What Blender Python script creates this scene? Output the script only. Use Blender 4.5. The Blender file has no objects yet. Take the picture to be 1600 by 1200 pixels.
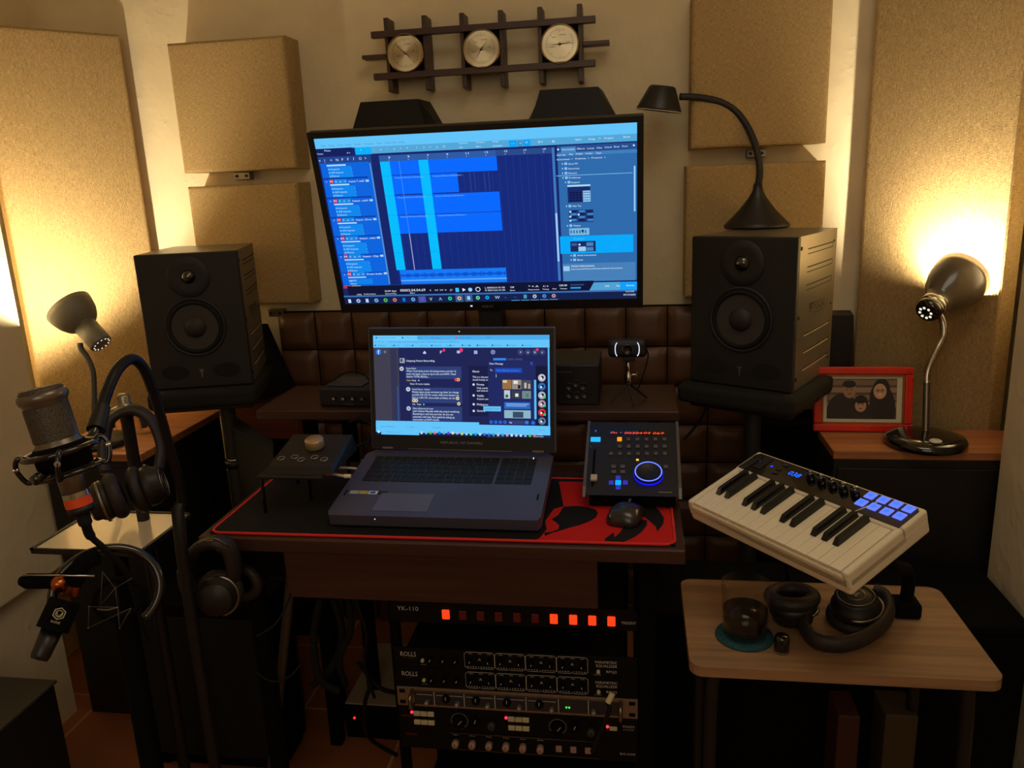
import bpy, bmesh, math, random
import numpy as np
from mathutils import Vector, Matrix, Euler
from math import sin, cos, pi, radians
random.seed(5)
S = bpy.context.scene
COL = S.collection

# ------------------------------------------------------------------ camera
F, PITCH, ROLL, YAW = 1248., radians(14.2), radians(2.4), radians(9.0)
CAM = Vector((0, 0, 1.38))
FW = Vector((-sin(YAW)*cos(PITCH), cos(YAW)*cos(PITCH), -sin(PITCH)))
R0 = Vector((cos(YAW), sin(YAW), 0)); U0 = R0.cross(FW)
RT = cos(ROLL)*R0 - sin(ROLL)*U0; UP = sin(ROLL)*R0 + cos(ROLL)*U0
cd = bpy.data.cameras.new('camera'); cam = bpy.data.objects.new('camera', cd); COL.objects.link(cam)
cd.sensor_width = 36; cd.lens = F/1600*36; cd.clip_start = .02
M = Matrix((RT, UP, -FW)).transposed().to_4x4(); M.translation = CAM
cam.matrix_world = M
S.camera = cam
def ray(px, py): return RT*((px-800)/F) - UP*((py-600)/F) + FW
def pz(px, py, z): d = ray(px, py); return CAM + d*((z-CAM.z)/d.z)
def py_(px, py, y): d = ray(px, py); return CAM + d*(y/d.y)
def pd(px, py, dep): return CAM + ray(px, py)*dep

# ------------------------------------------------------------------ materials
def lin(c):
    c = c/255.
    return c/12.92 if c <= .04045 else ((c+.055)/1.055)**2.4
def L(c): return (lin(c[0]), lin(c[1]), lin(c[2]), 1)
MATS = {}
def mat(name, col, rough=.6, metal=0., emis=0., bump=None, spec=.5, vary=0., trans=0., coat=0.):
    if name in MATS: return MATS[name]
    m = bpy.data.materials.new(name); m.use_nodes = True
    nt = m.node_tree; N = nt.nodes; K = nt.links
    b = N['Principled BSDF']
    b.inputs['Base Color'].default_value = L(col); b.inputs['Roughness'].default_value = rough
    b.inputs['Metallic'].default_value = metal; b.inputs['Specular IOR Level'].default_value = spec
    b.inputs['Coat Weight'].default_value = coat
    if trans: b.inputs['Transmission Weight'].default_value = trans; b.inputs['IOR'].default_value = 1.45
    if emis:
        b.inputs['Base Color'].default_value = (0.01, .01, .01, 1)
        b.inputs['Specular IOR Level'].default_value = .1
        b.inputs['Emission Color'].default_value = L(col); b.inputs['Emission Strength'].default_value = emis
    def noise(scale, mp=(1, 1, 1), detail=3):
        tc = N.new('ShaderNodeTexCoord'); mm = N.new('ShaderNodeMapping'); mm.inputs['Scale'].default_value = mp
        K.new(tc.outputs['Object'], mm.inputs[0]); n = N.new('ShaderNodeTexNoise'); n.inputs['Scale'].default_value = scale
        n.inputs['Detail'].default_value = detail; K.new(mm.outputs[0], n.inputs['Vector']); return n.outputs['Fac']
    def mix(a, f, lo, hi):
        r = N.new('ShaderNodeMapRange'); r.inputs['From Min'].default_value = .3; r.inputs['From Max'].default_value = .7
        r.inputs['To Min'].default_value = lo; r.inputs['To Max'].default_value = hi; K.new(f, r.inputs[0]); return r.outputs[0]
    def colmul(f, lo, hi):
        r = mix(None, f, lo, hi); hs = N.new('ShaderNodeHueSaturation'); hs.inputs['Color'].default_value = L(col)
        K.new(r, hs.inputs['Value']); K.new(hs.outputs[0], b.inputs['Base Color'])
    def setbump(h, st, dist):
        bp = N.new('ShaderNodeBump'); bp.inputs['Strength'].default_value = st; bp.inputs['Distance'].default_value = dist
        K.new(h, bp.inputs['Height']); K.new(bp.outputs[0], b.inputs['Normal'])
    def add(a, c, op='ADD'):
        x = N.new('ShaderNodeMath'); x.operation = op; K.new(a, x.inputs[0]); K.new(c, x.inputs[1]); return x.outputs[0]
    if bump == 'burlap':
        h = add(noise(1, (900, 900, 110), 2), noise(1, (110, 110, 950), 2)); hh = N.new('ShaderNodeMath'); hh.operation = 'MULTIPLY'
        K.new(h, hh.inputs[0]); hh.inputs[1].default_value = .5
        big = add(hh.outputs[0], noise(5, detail=1)); h2 = N.new('ShaderNodeMath'); h2.operation = 'MULTIPLY'; K.new(big, h2.inputs[0]); h2.inputs[1].default_value = .5
        colmul(hh.outputs[0], .5, 1.4); setbump(hh.outputs[0], 1., .004)
    elif bump == 'plaster':
        n1 = noise(7); n2 = noise(38, detail=5); p = N.new('ShaderNodeMath'); p.operation = 'POWER'; K.new(n2, p.inputs[0]); p.inputs[1].default_value = 6
        setbump(add(n1, p.outputs[0]), .55, .012); colmul(n1, .93, 1.05)
    elif bump == 'wood':
        n1 = noise(1, (3, 60, 60), 4); colmul(n1, .72, 1.25); setbump(n1, .15, .002)
    elif bump == 'leather':
        setbump(noise(260, detail=2), .35, .002)
    elif bump == 'tile':
        tc = N.new('ShaderNodeTexCoord'); br = N.new('ShaderNodeTexBrick'); br.offset = 0; K.new(tc.outputs['Object'], br.inputs['Vector'])
        br.inputs['Scale'].default_value = 1; br.inputs['Brick Width'].default_value = .3; br.inputs['Row Height'].default_value = .3
        br.inputs['Mortar Size'].default_value = .004; br.inputs['Color1'].default_value = L(col)
        br.inputs['Color2'].default_value = L([c*.9 for c in col]); br.inputs['Mortar'].default_value = L((196, 150, 110))
        K.new(br.outputs[0], b.inputs['Base Color'])
    elif bump == 'fine':
        setbump(noise(700, detail=2), .25, .0008)
    elif bump == 'brushed':
        n1 = noise(1, (40, 900, 900), 2); colmul(n1, .8, 1.15)
    elif bump == 'speckle':
        colmul(noise(420, detail=2), .5, 1.6); setbump(noise(300), .4, .001)
    elif bump == 'mesh':
        h = add(noise(900, detail=1), noise(900, (1, 1, 1), 1)); colmul(noise(900, detail=0), .5, 1.5); setbump(noise(800, detail=0), .6, .001)
    MATS[name] = m
    return m
def em(col, s=1.0): return mat('glow_%d_%d_%d_%d' % (col[0], col[1], col[2], int(s*100)), col, emis=s, rough=.4)

BLK = mat('black_plastic', (13, 13, 14), .5)
BLKM = mat('black_matte', (7, 7, 7), .9, spec=.12)
BLKG = mat('black_gloss', (8, 8, 9), .12, coat=.6)
RUB = mat('black_rubber', (11, 11, 12), .75, bump='fine', spec=.3)
GREY = mat('dark_grey_paint', (44, 43, 40), .55, bump='fine')
CHR = mat('chrome', (190, 186, 178), .18, 1.)
STL = mat('brushed_steel', (150, 142, 128), .35, 1., bump='brushed')
CRM = mat('cream_plaster', (222, 206, 170), .85, bump='plaster', spec=.2)
BUR = mat('burlap_cloth', (186, 157, 108), .95, bump='burlap', spec=.1)
DW = mat('dark_wood', (46, 29, 22), .45, bump='wood')
DW2 = mat('walnut_laminate', (62, 38, 29), .42, bump='wood')
OAK = mat('warm_oak', (150, 116, 82), .5, bump='wood')
ORW = mat('orange_wood', (165, 104, 62), .5, bump='wood')
REDW = mat('red_brown_wood', (110, 52, 34), .5, bump='wood')
LEA = mat('brown_leather', (98, 68, 48), .42, bump='leather')
WHT = mat('off_white', (225, 215, 195), .5)
KEYW = mat('white_key', (232, 220, 190), .35)
TILE = mat('terracotta_tile', (165, 102, 62), .4, bump='tile')

# ------------------------------------------------------------------ mesh builder
class MB:
    def __init__(s): s.v = []; s.f = []; s.m = []; s.sm = []; s.mats = []; s.M = Matrix()
    def mi(s, m):
        if m not in s.mats: s.mats.append(m)
        return s.mats.index(m)
    def add(s, vs, fs, m, smooth=False, X=None):
        T = s.M if X is None else s.M @ X
        o = len(s.v); s.v += [tuple(T @ Vector(v)) for v in vs]; k = s.mi(m)
        for f in fs: s.f.append([o+i for i in f]); s.m.append(k); s.sm.append(smooth)
        return s
    def bm(s, b, m, smooth=False, X=None):
        b.verts.ensure_lookup_table()
        for i, v in enumerate(b.verts): v.index = i
        s.add([v.co.copy() for v in b.verts], [[v.index for v in f.verts] for f in b.faces], m, smooth, X); b.free(); return s
    def box(s, lo, hi, m, bev=0., seg=2, X=None):
        b = bmesh.new(); bmesh.ops.create_cube(b, size=1)
        c = [(lo[i]+hi[i])/2 for i in range(3)]; d = [abs(hi[i]-lo[i]) for i in range(3)]
        for v in b.verts: v.co = Vector([c[i]+v.co[i]*d[i] for i in range(3)])
        if bev: bmesh.ops.bevel(b, geom=b.edges[:]+b.verts[:], offset=min(bev, min(d)*.45), segments=seg, profile=.5, affect='EDGES')
        return s.bm(b, m, False, X)
    def lathe(s, prof, m, seg=32, X=None, smooth=True, cap=True):   # profile (r, z) about local z
        vs = []; fs = []; n = len(prof)
        for r, z in prof:
            for k in range(seg): a = 2*pi*k/seg; vs.append((r*cos(a), r*sin(a), z))
        for i in range(n-1):
            for k in range(seg):
                a, b_ = i*seg+k, i*seg+(k+1) % seg; fs.append([a, b_, b_+seg, a+seg])
        if cap:
            if prof[0][0] > 1e-6: fs.append(list(range(seg))[::-1])
            if prof[-1][0] > 1e-6: fs.append([(n-1)*seg+k for k in range(seg)])
        return s.add(vs, fs, m, smooth, X)
    def cyl(s, p0, p1, r0, m, r1=None, seg=16, smooth=True):
        r1 = r0 if r1 is None else r1; p0, p1 = Vector(p0), Vector(p1); d = p1-p0
        X = Matrix.Translation(p0) @ d.to_track_quat('Z', 'Y').to_matrix().to_4x4()
        b = .0
        s.lathe([(r0, 0), (r1, d.length)], m, seg, X, smooth, False)
        s.add([(r0*cos(2*pi*k/seg), r0*sin(2*pi*k/seg), 0) for k in range(seg)], [list(range(seg))[::-1]], m, False, X)
        s.add([(r1*cos(2*pi*k/seg), r1*sin(2*pi*k/seg), d.length) for k in range(seg)], [list(range(seg))], m, False, X); return s
    def tube(s, pts, r, m, seg=8, sub=6, closed=False, flat=1., upv=None, ribs=0.):
        P = [Vector(p) for p in pts]
        if sub > 1 and len(P) > 2:
            Q = []; n = len(P)
            for i in range(n-1 if not closed else n):
                a = P[(i-1) % n] if (i > 0 or closed) else P[0]; b_ = P[i]; c = P[(i+1) % n]
                d = P[(i+2) % n] if (i+2 < n or closed) else P[-1]
                for k in range(sub):
                    t = k/sub; Q.append(.5*((2*b_)+(c-a)*t+(2*a-5*b_+4*c-d)*t*t+(3*b_-a-3*c+d)*t**3))
            if not closed: Q.append(P[-1])
            P = Q
        n = len(P); vs = []; fs = []; pu = None
        for i in range(n):
            t = (P[(i+1) % n]-P[i-1]) if closed else (P[min(i+1, n-1)]-P[max(i-1, 0)])
            t.normalize()
            if upv is not None: u = Vector(upv); u = (u-t*u.dot(t)).normalized()
            elif pu is None: u = t.orthogonal().normalized()
            else: u = (pu-t*pu.dot(t)).normalized()
            pu = u; w = t.cross(u); rr = r[i*len(r)//n] if isinstance(r, (list, tuple)) else r
            if ribs and i % 2: rr *= 1+ribs
            for k in range(seg): a = 2*pi*k/seg; vs.append(P[i]+u*cos(a)*rr*flat+w*sin(a)*rr)
        for i in range(n if closed else n-1):
            for k in range(seg):
                j = (i+1) % n; fs.append([i*seg+k, i*seg+(k+1) % seg, j*seg+(k+1) % seg, j*seg+k])
        if not closed: fs.append(list(range(seg))[::-1]); fs.append([(n-1)*seg+k for k in range(seg)])
        return s.add(vs, fs, m, True)
    def prism(s, poly, z0, z1, m, X=None):            # poly (x,y) ccw, extruded in z
        n = len(poly); vs = [(x, y, z0) for x, y in poly]+[(x, y, z1) for x, y in poly]
        fs = [list(range(n))[::-1], list(range(n, 2*n))]+[[i, (i+1) % n, (i+1) % n+n, i+n] for i in range(n)]
        return s.add(vs, fs, m, False, X)
    def quad(s, a, b, c, d, m): return s.add([a, b, c, d], [[0, 1, 2, 3]], m)
    def disc(s, c, r, m, seg=24, n='y', z=0, r2=0):
        vs = []; 
        for k in range(seg):
            a = 2*pi*k/seg
            for q in ((r, r2) if r2 else (r,)):
                vs.append((c[0]+q*cos(a), c[1], c[2]+q*sin(a)) if n == 'y' else (c[0]+q*cos(a), c[1]+q*sin(a), c[2]))
        if r2: fs = [[2*k, 2*((k+1) % seg), 2*((k+1) % seg)+1, 2*k+1] for k in range(seg)]
        else: fs = [list(range(seg))]
        return s.add(vs, fs, m)
    def text(s, body, x, y, h, m, w=None, X=None, align='l', z=0., shear=0.):   # text in local xy plane
        cu = bpy.data.curves.new('t', 'FONT'); cu.body = body; cu.resolution_u = 2; cu.size = h*1.38; cu.shear = shear
        o = bpy.data.objects.new('t', cu); me = bpy.data.meshes.new_from_object(o)
        if len(me.vertices):
            xs = [v.co.x for v in me.vertices]; x0, x1 = min(xs), max(xs); k = 1
            if w and x1 > x0: k = w/(x1-x0)
            W = (x1-x0)*k; ox = x - (W/2 if align == 'c' else 0)
            s.add([((v.co.x-x0)*k+ox, v.co.y+y, z) for v in me.vertices], [list(p.vertices) for p in me.polygons], m, False, X)
        bpy.data.meshes.remove(me); bpy.data.objects.remove(o); bpy.data.curves.remove(cu); return s
    def build(s, name, parent=None, label=None, kind=None):
        me = bpy.data.meshes.new(name); me.from_pydata(s.v, [], s.f)
        for m in s.mats: me.materials.append(m)
        me.polygons.foreach_set('material_index', s.m); me.polygons.foreach_set('use_smooth', s.sm); me.update()
        o = bpy.data.objects.new(name, me); COL.objects.link(o)
        if parent is not None: o.parent = parent
        if label: o['label'] = label
        if kind: o['kind'] = kind
        return o
def root(name, label, cat, loc=(0, 0, 0), rot=(0, 0, 0), group=None, X=None):
    o = bpy.data.objects.new(name, None); COL.objects.link(o); o.empty_display_size = .05
    if X is not None: o.matrix_world = X
    else: o.location = loc; o.rotation_euler = rot
    o['label'] = label; o['category'] = cat
    if group: o['group'] = group
    return o
def tag(o, label, cat, group=None):
    o['label'] = label; o['category'] = cat
    if group: o['group'] = group
    return o
def TR(loc=(0, 0, 0), rot=(0, 0, 0)): return Matrix.Translation(loc) @ Euler(rot).to_matrix().to_4x4()
def axisX(p, d, roll=0): return Matrix.Translation(p) @ Vector(d).to_track_quat('Z', 'Y').to_matrix().to_4x4() @ Matrix.Rotation(roll, 4, 'Z')
FRONT = Matrix.Rotation(pi/2, 4, 'X')      # maps local xy plane onto xz plane, facing -Y

# ------------------------------------------------------------------ the room
WY = 2.30; WL, WR = -1.75, .95; NL, NR = -1.50, .772; NY = 1.75; ZC = 2.75; Y0 = -1.9
MB().box((WL-.1, Y0-.1, -.1), (WR+.1, WY+.1, 0), TILE).build('floor', kind='structure')
MB().box((WL-.1, Y0-.1, ZC), (WR+.1, WY+.1, ZC+.1), CRM).build('ceiling', kind='structure')
MB().box((WL-.1, WY, 0), (WR+.1, WY+.1, ZC), CRM).build('wall_back', kind='structure')
MB().box((WL-.1, Y0-.1, 0), (WR+.1, Y0, ZC), CRM).build('wall_front', kind='structure')
for nm, a, n_, lo in (('wall_left', WL, NL, -1.54), ('wall_right', WR, NR, .80)):
    b = MB(); s_ = -1 if a < 0 else 1
    b.box((a, Y0, 0), (a+.1*s_, WY, ZC), CRM)
    b.box((n_, Y0, .44), (a, NY, ZC), CRM, .006)      # the thicker upper part of the wall
    b.box((lo, Y0, 0), (a, NY-.02, .44), CRM)
    b.build(nm, kind='structure')

# ------------------------------------------------------------------ acoustic panels
def panel(name, label, w, h, t, X, group=None):
    r = root(name, label, 'panel', X=X, group=group)
    b = MB(); bv = .012
    # fabric cushion with a soft bevelled face
    bmh = bmesh.new(); nx = 8; bmesh.ops.create_cube(bmh, size=1)
    for v in bmh.verts: v.co = Vector((v.co.x*w, v.co.y*t, v.co.z*h))
    ed = [e for e in bmh.edges if all(v.co.y < 0 for v in e.verts)]
    bmesh.ops.bevel(bmh, geom=ed, offset=bv, segments=4, profile=.6, affect='EDGES')
    bmesh.ops.translate(bmh, verts=bmh.verts[:], vec=(0, -t/2-.004, 0))
    b.bm(bmh, BUR).build('fabric_cover', r)
    MB().box((-w/2+.02, -.004, -h/2+.02), (w/2-.02, 0, h/2-.02), DW).build('back_frame', r)
    return r
PY = 2.2
def wallpanel(tl, tr, bl, label):
    a, b_, c = py_(*tl, PY), py_(*tr, PY), py_(*bl, PY)
    x0, x1 = (a.x+c.x)/2, b_.x; z1, z0 = (a.z+b_.z)/2, c.z
    panel('acoustic_panel', label, x1-x0, z1-z0, WY-PY-.004, TR(((x0+x1)/2, WY, (z0+z1)/2)), 'square burlap panels on the back wall')
wallpanel((260, 65), (443, 57), (285, 271), 'square beige burlap acoustic panel on back wall, upper left of the monitor')
wallpanel((290, 290), (464, 287), (318, 478), 'square beige burlap acoustic panel behind the left speaker, lower of its pair')
wallpanel((1082, -18), (1304, -18), (1079, 233), 'square beige burlap acoustic panel on back wall above the gooseneck lamp')
wallpanel((1074, 262), (1292, 248), (1068, 466), 'square beige burlap acoustic panel behind the right speaker, lower of its pair')
def cornerpanel(inner, ang, w, z0, z1, sgn, label):
    d = Vector((cos(ang), sin(ang), 0)); c = Vector((inner[0], inner[1], (z0+z1)/2)) + d*(w/2)*sgn
    panel('corner_acoustic_panel', label, w, z1-z0, .06, TR(c, (0, 0, ang)), 'tall burlap panels across the corners')
cornerpanel((-1.49, 2.295), radians(50), .36, .5, 1.83, -1, 'tall beige burlap acoustic panel across the left room corner behind the grey lamp')
cornerpanel((.64, 2.295), radians(-50), .375, .5, 2.25, 1, 'tall beige burlap acoustic panel across the right room corner behind the black lamp')
for px, py, lab in ((385, 275, 'small metal hinge bracket between the two left wall panels'),
                    (1179, 240, 'small metal hinge bracket between the two right wall panels'),
                    (437, 487, 'small metal bracket under the lower left wall panel')):
    p = py_(px, py, WY)
    r = root('wall_bracket', lab, 'bracket', (p.x, WY, p.z), group=None)
    MB().box((-.024, -.03, -.011), (.024, -.0005, .011), STL, .002).build('plate', r)
    for s_ in (-1, 1): MB().cyl((s_*.015, -.034, 0), (s_*.015, -.03, 0), .004, BLK, seg=10).build('screw', r)

# quilted leather tiles
b = MB(); x0, x1 = py_(432, 484, 2.27).x, py_(1170, 680, 2.27).x; pit = .1215; z1 = py_(700, 484, 2.27).z
nx = round((x1-x0)/pit); pit = (x1-x0)/nx; nz = 9
b.box((x0, 2.275, z1-nz*pit), (x0+nx*pit, WY-.001, z1), BLKM)
for i in range(nx):
    for j in range(nz):
        cx, cz = x0+(i+.5)*pit, z1-(j+.5)*pit; n = 8; vs = []; fs = []
        for a in range(n+1):
            for c in range(n+1):
                u, v = a/n*2-1, c/n*2-1
                bul = (1-abs(u)**5)*(1-abs(v)**5)
                vs.append((cx+u*(pit/2-.0015), 2.274-.02*bul**.6, cz+v*(pit/2-.0015)))
        for a in range(n):
            for c in range(n): k = a*(n+1)+c; fs.append([k, k+n+1, k+n+2, k+1])
        b.add(vs, fs, LEA, True)
tag(b.build('padded_wall_panel'), 'brown quilted leather padded panel on the wall behind the desk', 'wall panel')

# ------------------------------------------------------------------ barometer set
FY = 2.235
def c2(x, y): return (540+x/3.636, y/3.636)
wb = root('weather_station', 'dark wooden lattice weather station with three brass dials on the wall', 'barometer', (py_(752, 78, FY).x, WY, py_(752, 78, FY).z))
O = wb.location
def loc(px, py, Y=FY): p = py_(px, py, Y); return p-O
fr = MB()
for (xt, yt), (xb, yb) in (((225, 100), (258, 522)), ((440, 86), (470, 510)), ((655, 72), (680, 500)), ((876, 56), (895, 490)), ((1101, 38), (1115, 475)), ((1330, 20), (1333, 465))):
    a, c = loc(*c2(xt, yt)), loc(*c2(xb, yb)); m_ = (a.x+c.x)/2
    MB().box((m_-.0065, FY-O.y, c.z), (m_+.0065, -.006, a.z), DW2, .0015).build('upright_slat', wb)
for (xl, yl), (xr, yr) in (((150, 200), (1420, 115)), ((165, 434), (1420, 366))):
    a, c = loc(*c2(xl, yl)), loc(*c2(xr, yr)); z = (a.z+c.z)/2
    MB().box((a.x, FY-O.y-.012, z-.0085), (c.x, FY-O.y+.006, z+.0085), DW2, .0015).build('cross_rail', wb)
for (xl, yl), (xr, yr) in (((92, 325), (225, 318)), ((1348, 246), (1498, 238))):
    a, c = loc(*c2(xl, yl)), loc(*c2(xr, yr)); z = (a.z+c.z)/2
    MB().box((a.x, FY-O.y, z-.005), (c.x, -.025, z+.005), DW2, .001).build('side_peg', wb)
BRS = mat('brass_dial', (214, 202, 166), .34, .85)
_p = BRS.node_tree.nodes['Principled BSDF']; _p.inputs['Anisotropic'].default_value = .85
_t = BRS.node_tree.nodes.new('ShaderNodeTangent'); _t.direction_type = 'RADIAL'; _t.axis = 'Y'; BRS.node_tree.links.new(_t.outputs[0], _p.inputs['Tangent'])
for (cx, cy), hands in (((340, 302), (140, -45)), ((772, 278), (235, 50)), ((1217, 250), (2, 182))):
    c = loc(*c2(cx, cy), FY-.01); d = MB(); X = TR((c.x, c.y, c.z)) @ FRONT
    MB().box((c.x-.048, c.y+.008, c.z-.048), (c.x+.048, c.y+.03, c.z+.048), BLKM).build('dial_backing', wb)
    d = MB().lathe([(.046, -.02), (.0505, -.01), (.051, 0), (.0485, .004), (.046, .004), (.046, .001)], mat('bronze_rim', (150, 128, 90), .3, 1.), 40, X, cap=False); rim = d.build('dial_rim', wb)
    f = MB().lathe([(0, .0012), (.046, .0012)], BRS, 40, X, cap=False)
    fo = f.build('dial_face', rim)
    mk = MB(); DK = mat('dark_ink', (40, 30, 20), .6)
    for k in range(40):
        if 14 < k < 18: continue
        a = 2*pi*k/40-pi/2; r0 = .033 if k % 5 else .029
        p0 = Vector((cos(a)*r0, sin(a)*r0, .002)); p1 = Vector((cos(a)*.037, sin(a)*.037, .002)); t = Vector((-sin(a), cos(a), 0))*.0004
        mk.add([p0-t, p1-t, p1+t, p0+t], [[0, 1, 2, 3]], DK, False, X)
    for k, w_ in enumerate(('STORM', 'RAIN', 'CHANGE', 'FAIR')):
        a = radians(200-k*65); mk.text(w_, cos(a)*.022, sin(a)*.022, .003, DK, X=X, align='c', z=.002)
    mk.build('dial_markings', rim)
    for h_, ln in zip(hands, (.038, .026)):
        a = radians(h_); MB().add([(-.006*cos(a)-.0012*sin(a), -.006*sin(a)+.0012*cos(a), .003), (-.006*cos(a)+.0012*sin(a), -.006*sin(a)-.0012*cos(a), .003), (ln*cos(a), ln*sin(a), .003)], [[0, 1, 2]], BLKM, False, X).build('pointer', rim)
    MB().lathe([(.004, .002), (.003, .005), (0, .006)], STL, 16, X).build('hub', rim)

# ------------------------------------------------------------------ tapered black boxes (wall and behind speakers)
def tapered(label, c, w0, w1, h, d0, d1, yaw=0):
    r = root('satellite_speaker', label, 'speaker', c, (0, 0, yaw)); m = mat('satin_black', (10, 10, 14), .55, spec=.3)
    b = MB(); q = .72
    v = [(-w0/2, 0, 0), (w0/2, 0, 0), (w0/2*q, -d0, 0), (-w0/2*q, -d0, 0), (-w1/2, 0, h), (w1/2, 0, h), (w1/2*.9, -d1, h), (-w1/2*.9, -d1, h)]
    b.add(v, [[0, 1, 5, 4], [2, 3, 7, 6], [1, 2, 6, 5], [3, 0, 4, 7], [4, 5, 6, 7], [3, 2, 1, 0]], m); b.build('cabinet', r)
    return r
for (x0_, x1_, y_), lab in (((560, 657, 160), 'black tapered box speaker on the wall above left half of monitor'), ((840, 938, 141), 'black tapered box speaker on the wall above right half of monitor')):
    a, c = py_(x0_, y_, 2.2), py_(x1_, y_, 2.2); w1 = (c.x-a.x); h = .15
    tapered(lab, ((a.x+c.x)/2, WY-.002, a.z-h), w1+.17, w1*1.03, h, .15, .1)
a = py_(1285, 493, 2.2); tapered('black tapered box behind right speaker above the framed photo', (a.x-.02, 2.28, .765), .27, .22, a.z-.765, .10, .08)
a = py_(398, 510, 2.2); tapered('black tapered box behind the left speaker beside the padded panel', (a.x-.08, 2.245, .79), .34, .2, a.z-.79, .12, .05)

# ------------------------------------------------------------------ UI drawing on screens
class UI:
    def __init__(s, corners, w, h):
        s.w, s.h = w, h; A = []; B = []
        for (x, y), (u, v) in zip(corners, ((0, 0), (1, 0), (1, 1), (0, 1))):
            A.append([x, y, 1, 0, 0, 0, -u*x, -u*y]); B.append(u); A.append([0, 0, 0, x, y, 1, -v*x, -v*y]); B.append(v)
        s.H = np.linalg.solve(np.array(A), np.array(B)); s.b = MB(); s.z = .0004
    def uv(s, p):
        x, y = p; H = s.H; d = H[6]*x+H[7]*y+1
        return ((H[0]*x+H[1]*y+H[2])/d, (H[3]*x+H[4]*y+H[5])/d)
    def P(s, u, v): return ((u-.5)*s.w, (1-v)*s.h)
    def up(s): s.z += .00006; return s
    def R(s, p0, p1, col, e=1.):
        (u0, v0), (u1, v1) = s.uv(p0), s.uv(p1); s.ruv(u0, v0, u1, v1, col, e)
    def ruv(s, u0, v0, u1, v1, col, e=1.):
        u0, u1, v0, v1 = [min(1, max(0, k)) for k in (u0, u1, v0, v1)]
        a = s.P(u0, v0); c = s.P(u1, v1); m = em(col, e) if isinstance(col, tuple) else col
        s.b.add([(a[0], c[1], s.z), (c[0], c[1], s.z), (c[0], a[1], s.z), (a[0], a[1], s.z)], [[0, 1, 2, 3]], m)
        s.z += .0000004
    def T(s, txt, p, hpx, col=(225, 240, 255), wpx=None, e=1.):   # p = lower left in pixels
        u, v = s.uv(p); x, y = s.P(u, v); u2, v2 = s.uv((p[0], p[1]-hpx)); hh = (v-v2)*s.h
        W = None
        if wpx: W = (s.uv((p[0]+wpx, p[1]))[0]-u)*s.w
        s.b.text(txt, x, y, hh, em(col, e), W, z=s.z+.00004)
    def D(s, p, rpx, col, e=1., k=0):
        u, v = s.uv(p); x, y = s.P(u, v); r = (s.uv((p[0]+rpx, p[1]))[0]-u)*s.w
        s.z += .0000004
        s.b.disc((x, y, s.z+k*.00001), r, em(col, e), 16, 'z')

# ------------------------------------------------------------------ monitor
MW, MH = .708, .398
MX = TR((-.348, 1.874, 1.106), (0, 0, .007)) @ Matrix.Rotation(.267, 4, 'X') @ FRONT
mon = root('computer_monitor', 'wide black computer monitor showing blue music recording software, tilted down', 'monitor', X=TR((-.348, 1.874, 1.106)))
Xl = Matrix.Translation((.348, -1.874, -1.106)) @ MX        # local
def loc_build(b, name, X, parent, **k):
    b.v = [tuple(X @ Vector(v)) for v in b.v]; return b.build(name, parent, **k)
b = MB(); bz = .014; bb = .024
b.box((-MW/2-bz, -bb, -.022), (MW/2+bz, MH+bz, -.001), BLK, .003)
for lo, hi in (((-MW/2-bz, -bb), (MW/2+bz, 0)), ((-MW/2-bz, MH), (MW/2+bz, MH+bz)), ((-MW/2-bz, 0), (-MW/2, MH)), ((MW/2, 0), (MW/2+bz, MH))):
    b.box((*lo, -.002), (*hi, .003), BLK, .001)
cas = loc_build(b, 'casing', Xl, mon)
b = MB(); b.text('PHILIPS', .0, -bb*.68, .0062, mat('logo_grey', (120, 125, 135), .5), X=TR((0, 0, .0034)), align='c'); loc_build(b, 'brand_text', Xl, cas)
b = MB(); b.box((-.012, -bb*.55, .003), (-.007, -bb*.4, .0036), em((220, 220, 255))); b.v = [(x-.03, y, z) for x, y, z in b.v]; loc_build(b, 'power_light', Xl, cas)
b = MB(); b.box((-.18, .06, -.05), (.18, .33, -.02), BLK, .015); loc_build(b, 'rear_housing', Xl, mon)
MB().box((-.03, .03, -.205), (.03, .055, .16), BLK, .006).build('stand_neck', mon)
MB().box((-.15, -.1, -.2255), (.15, .08, -.212), BLK, .005).build('stand_foot', mon)
def A(x, y): return (480+x/4, 180+y/4)
def Bq(x, y): return (740+x/4, 180+y/4)
ui = UI(((490.3, 214), (996.8, 194.6), (992.5, 469), (538.8, 470.2)), MW, MH)
ui.ruv(0, 0, 1, 1, (18, 36, 105)); ui.up()
v1 = ui.uv(Bq(1027, 140))[1]; v2 = ui.uv(Bq(1025, 178))[1]
v1 = (v1+ui.uv(A(62, 192))[1])/2; 
ui.ruv(0, 0, 1, v1, (98, 196, 250)); ui.ruv(.13, v1, 1, ui.uv(Bq(1025, 176))[1], (82, 166, 215))
ui.up()
x = 88
for w_, ln in (('Edit', 30), ('Song', 36), ('Track', 38), ('Event', 38), ('Audio', 42), ('Transport', 64), ('View', 34), ('Studio One', 74), ('Help', 34)):
    ui.T(w_, A(x, 186-(x-88)*.036), 2.6, (60, 130, 190), ln/4); x += ln+16
ui.R(A(52, 200), A(285, 240), (15, 30, 95)); ui.R(A(295, 195), A(402, 236), (0, 176, 255))
ui.T('Mute', A(108, 216), 2.6, wpx=9.5); ui.T('Voice', A(62, 236), 2.6, wpx=9.5); ui.T('6 v', A(248, 230), 2.4, wpx=5)
for i, g in enumerate('^./o/x+<'): ui.T(g, A(332+i*41, 218-i*1.5), 3.6, (200, 235, 255))
for i, g in enumerate('?>>oO'): ui.T(g, A(682+i*41, 207-i*1.5), 3.6, (200, 235, 255))
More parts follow.
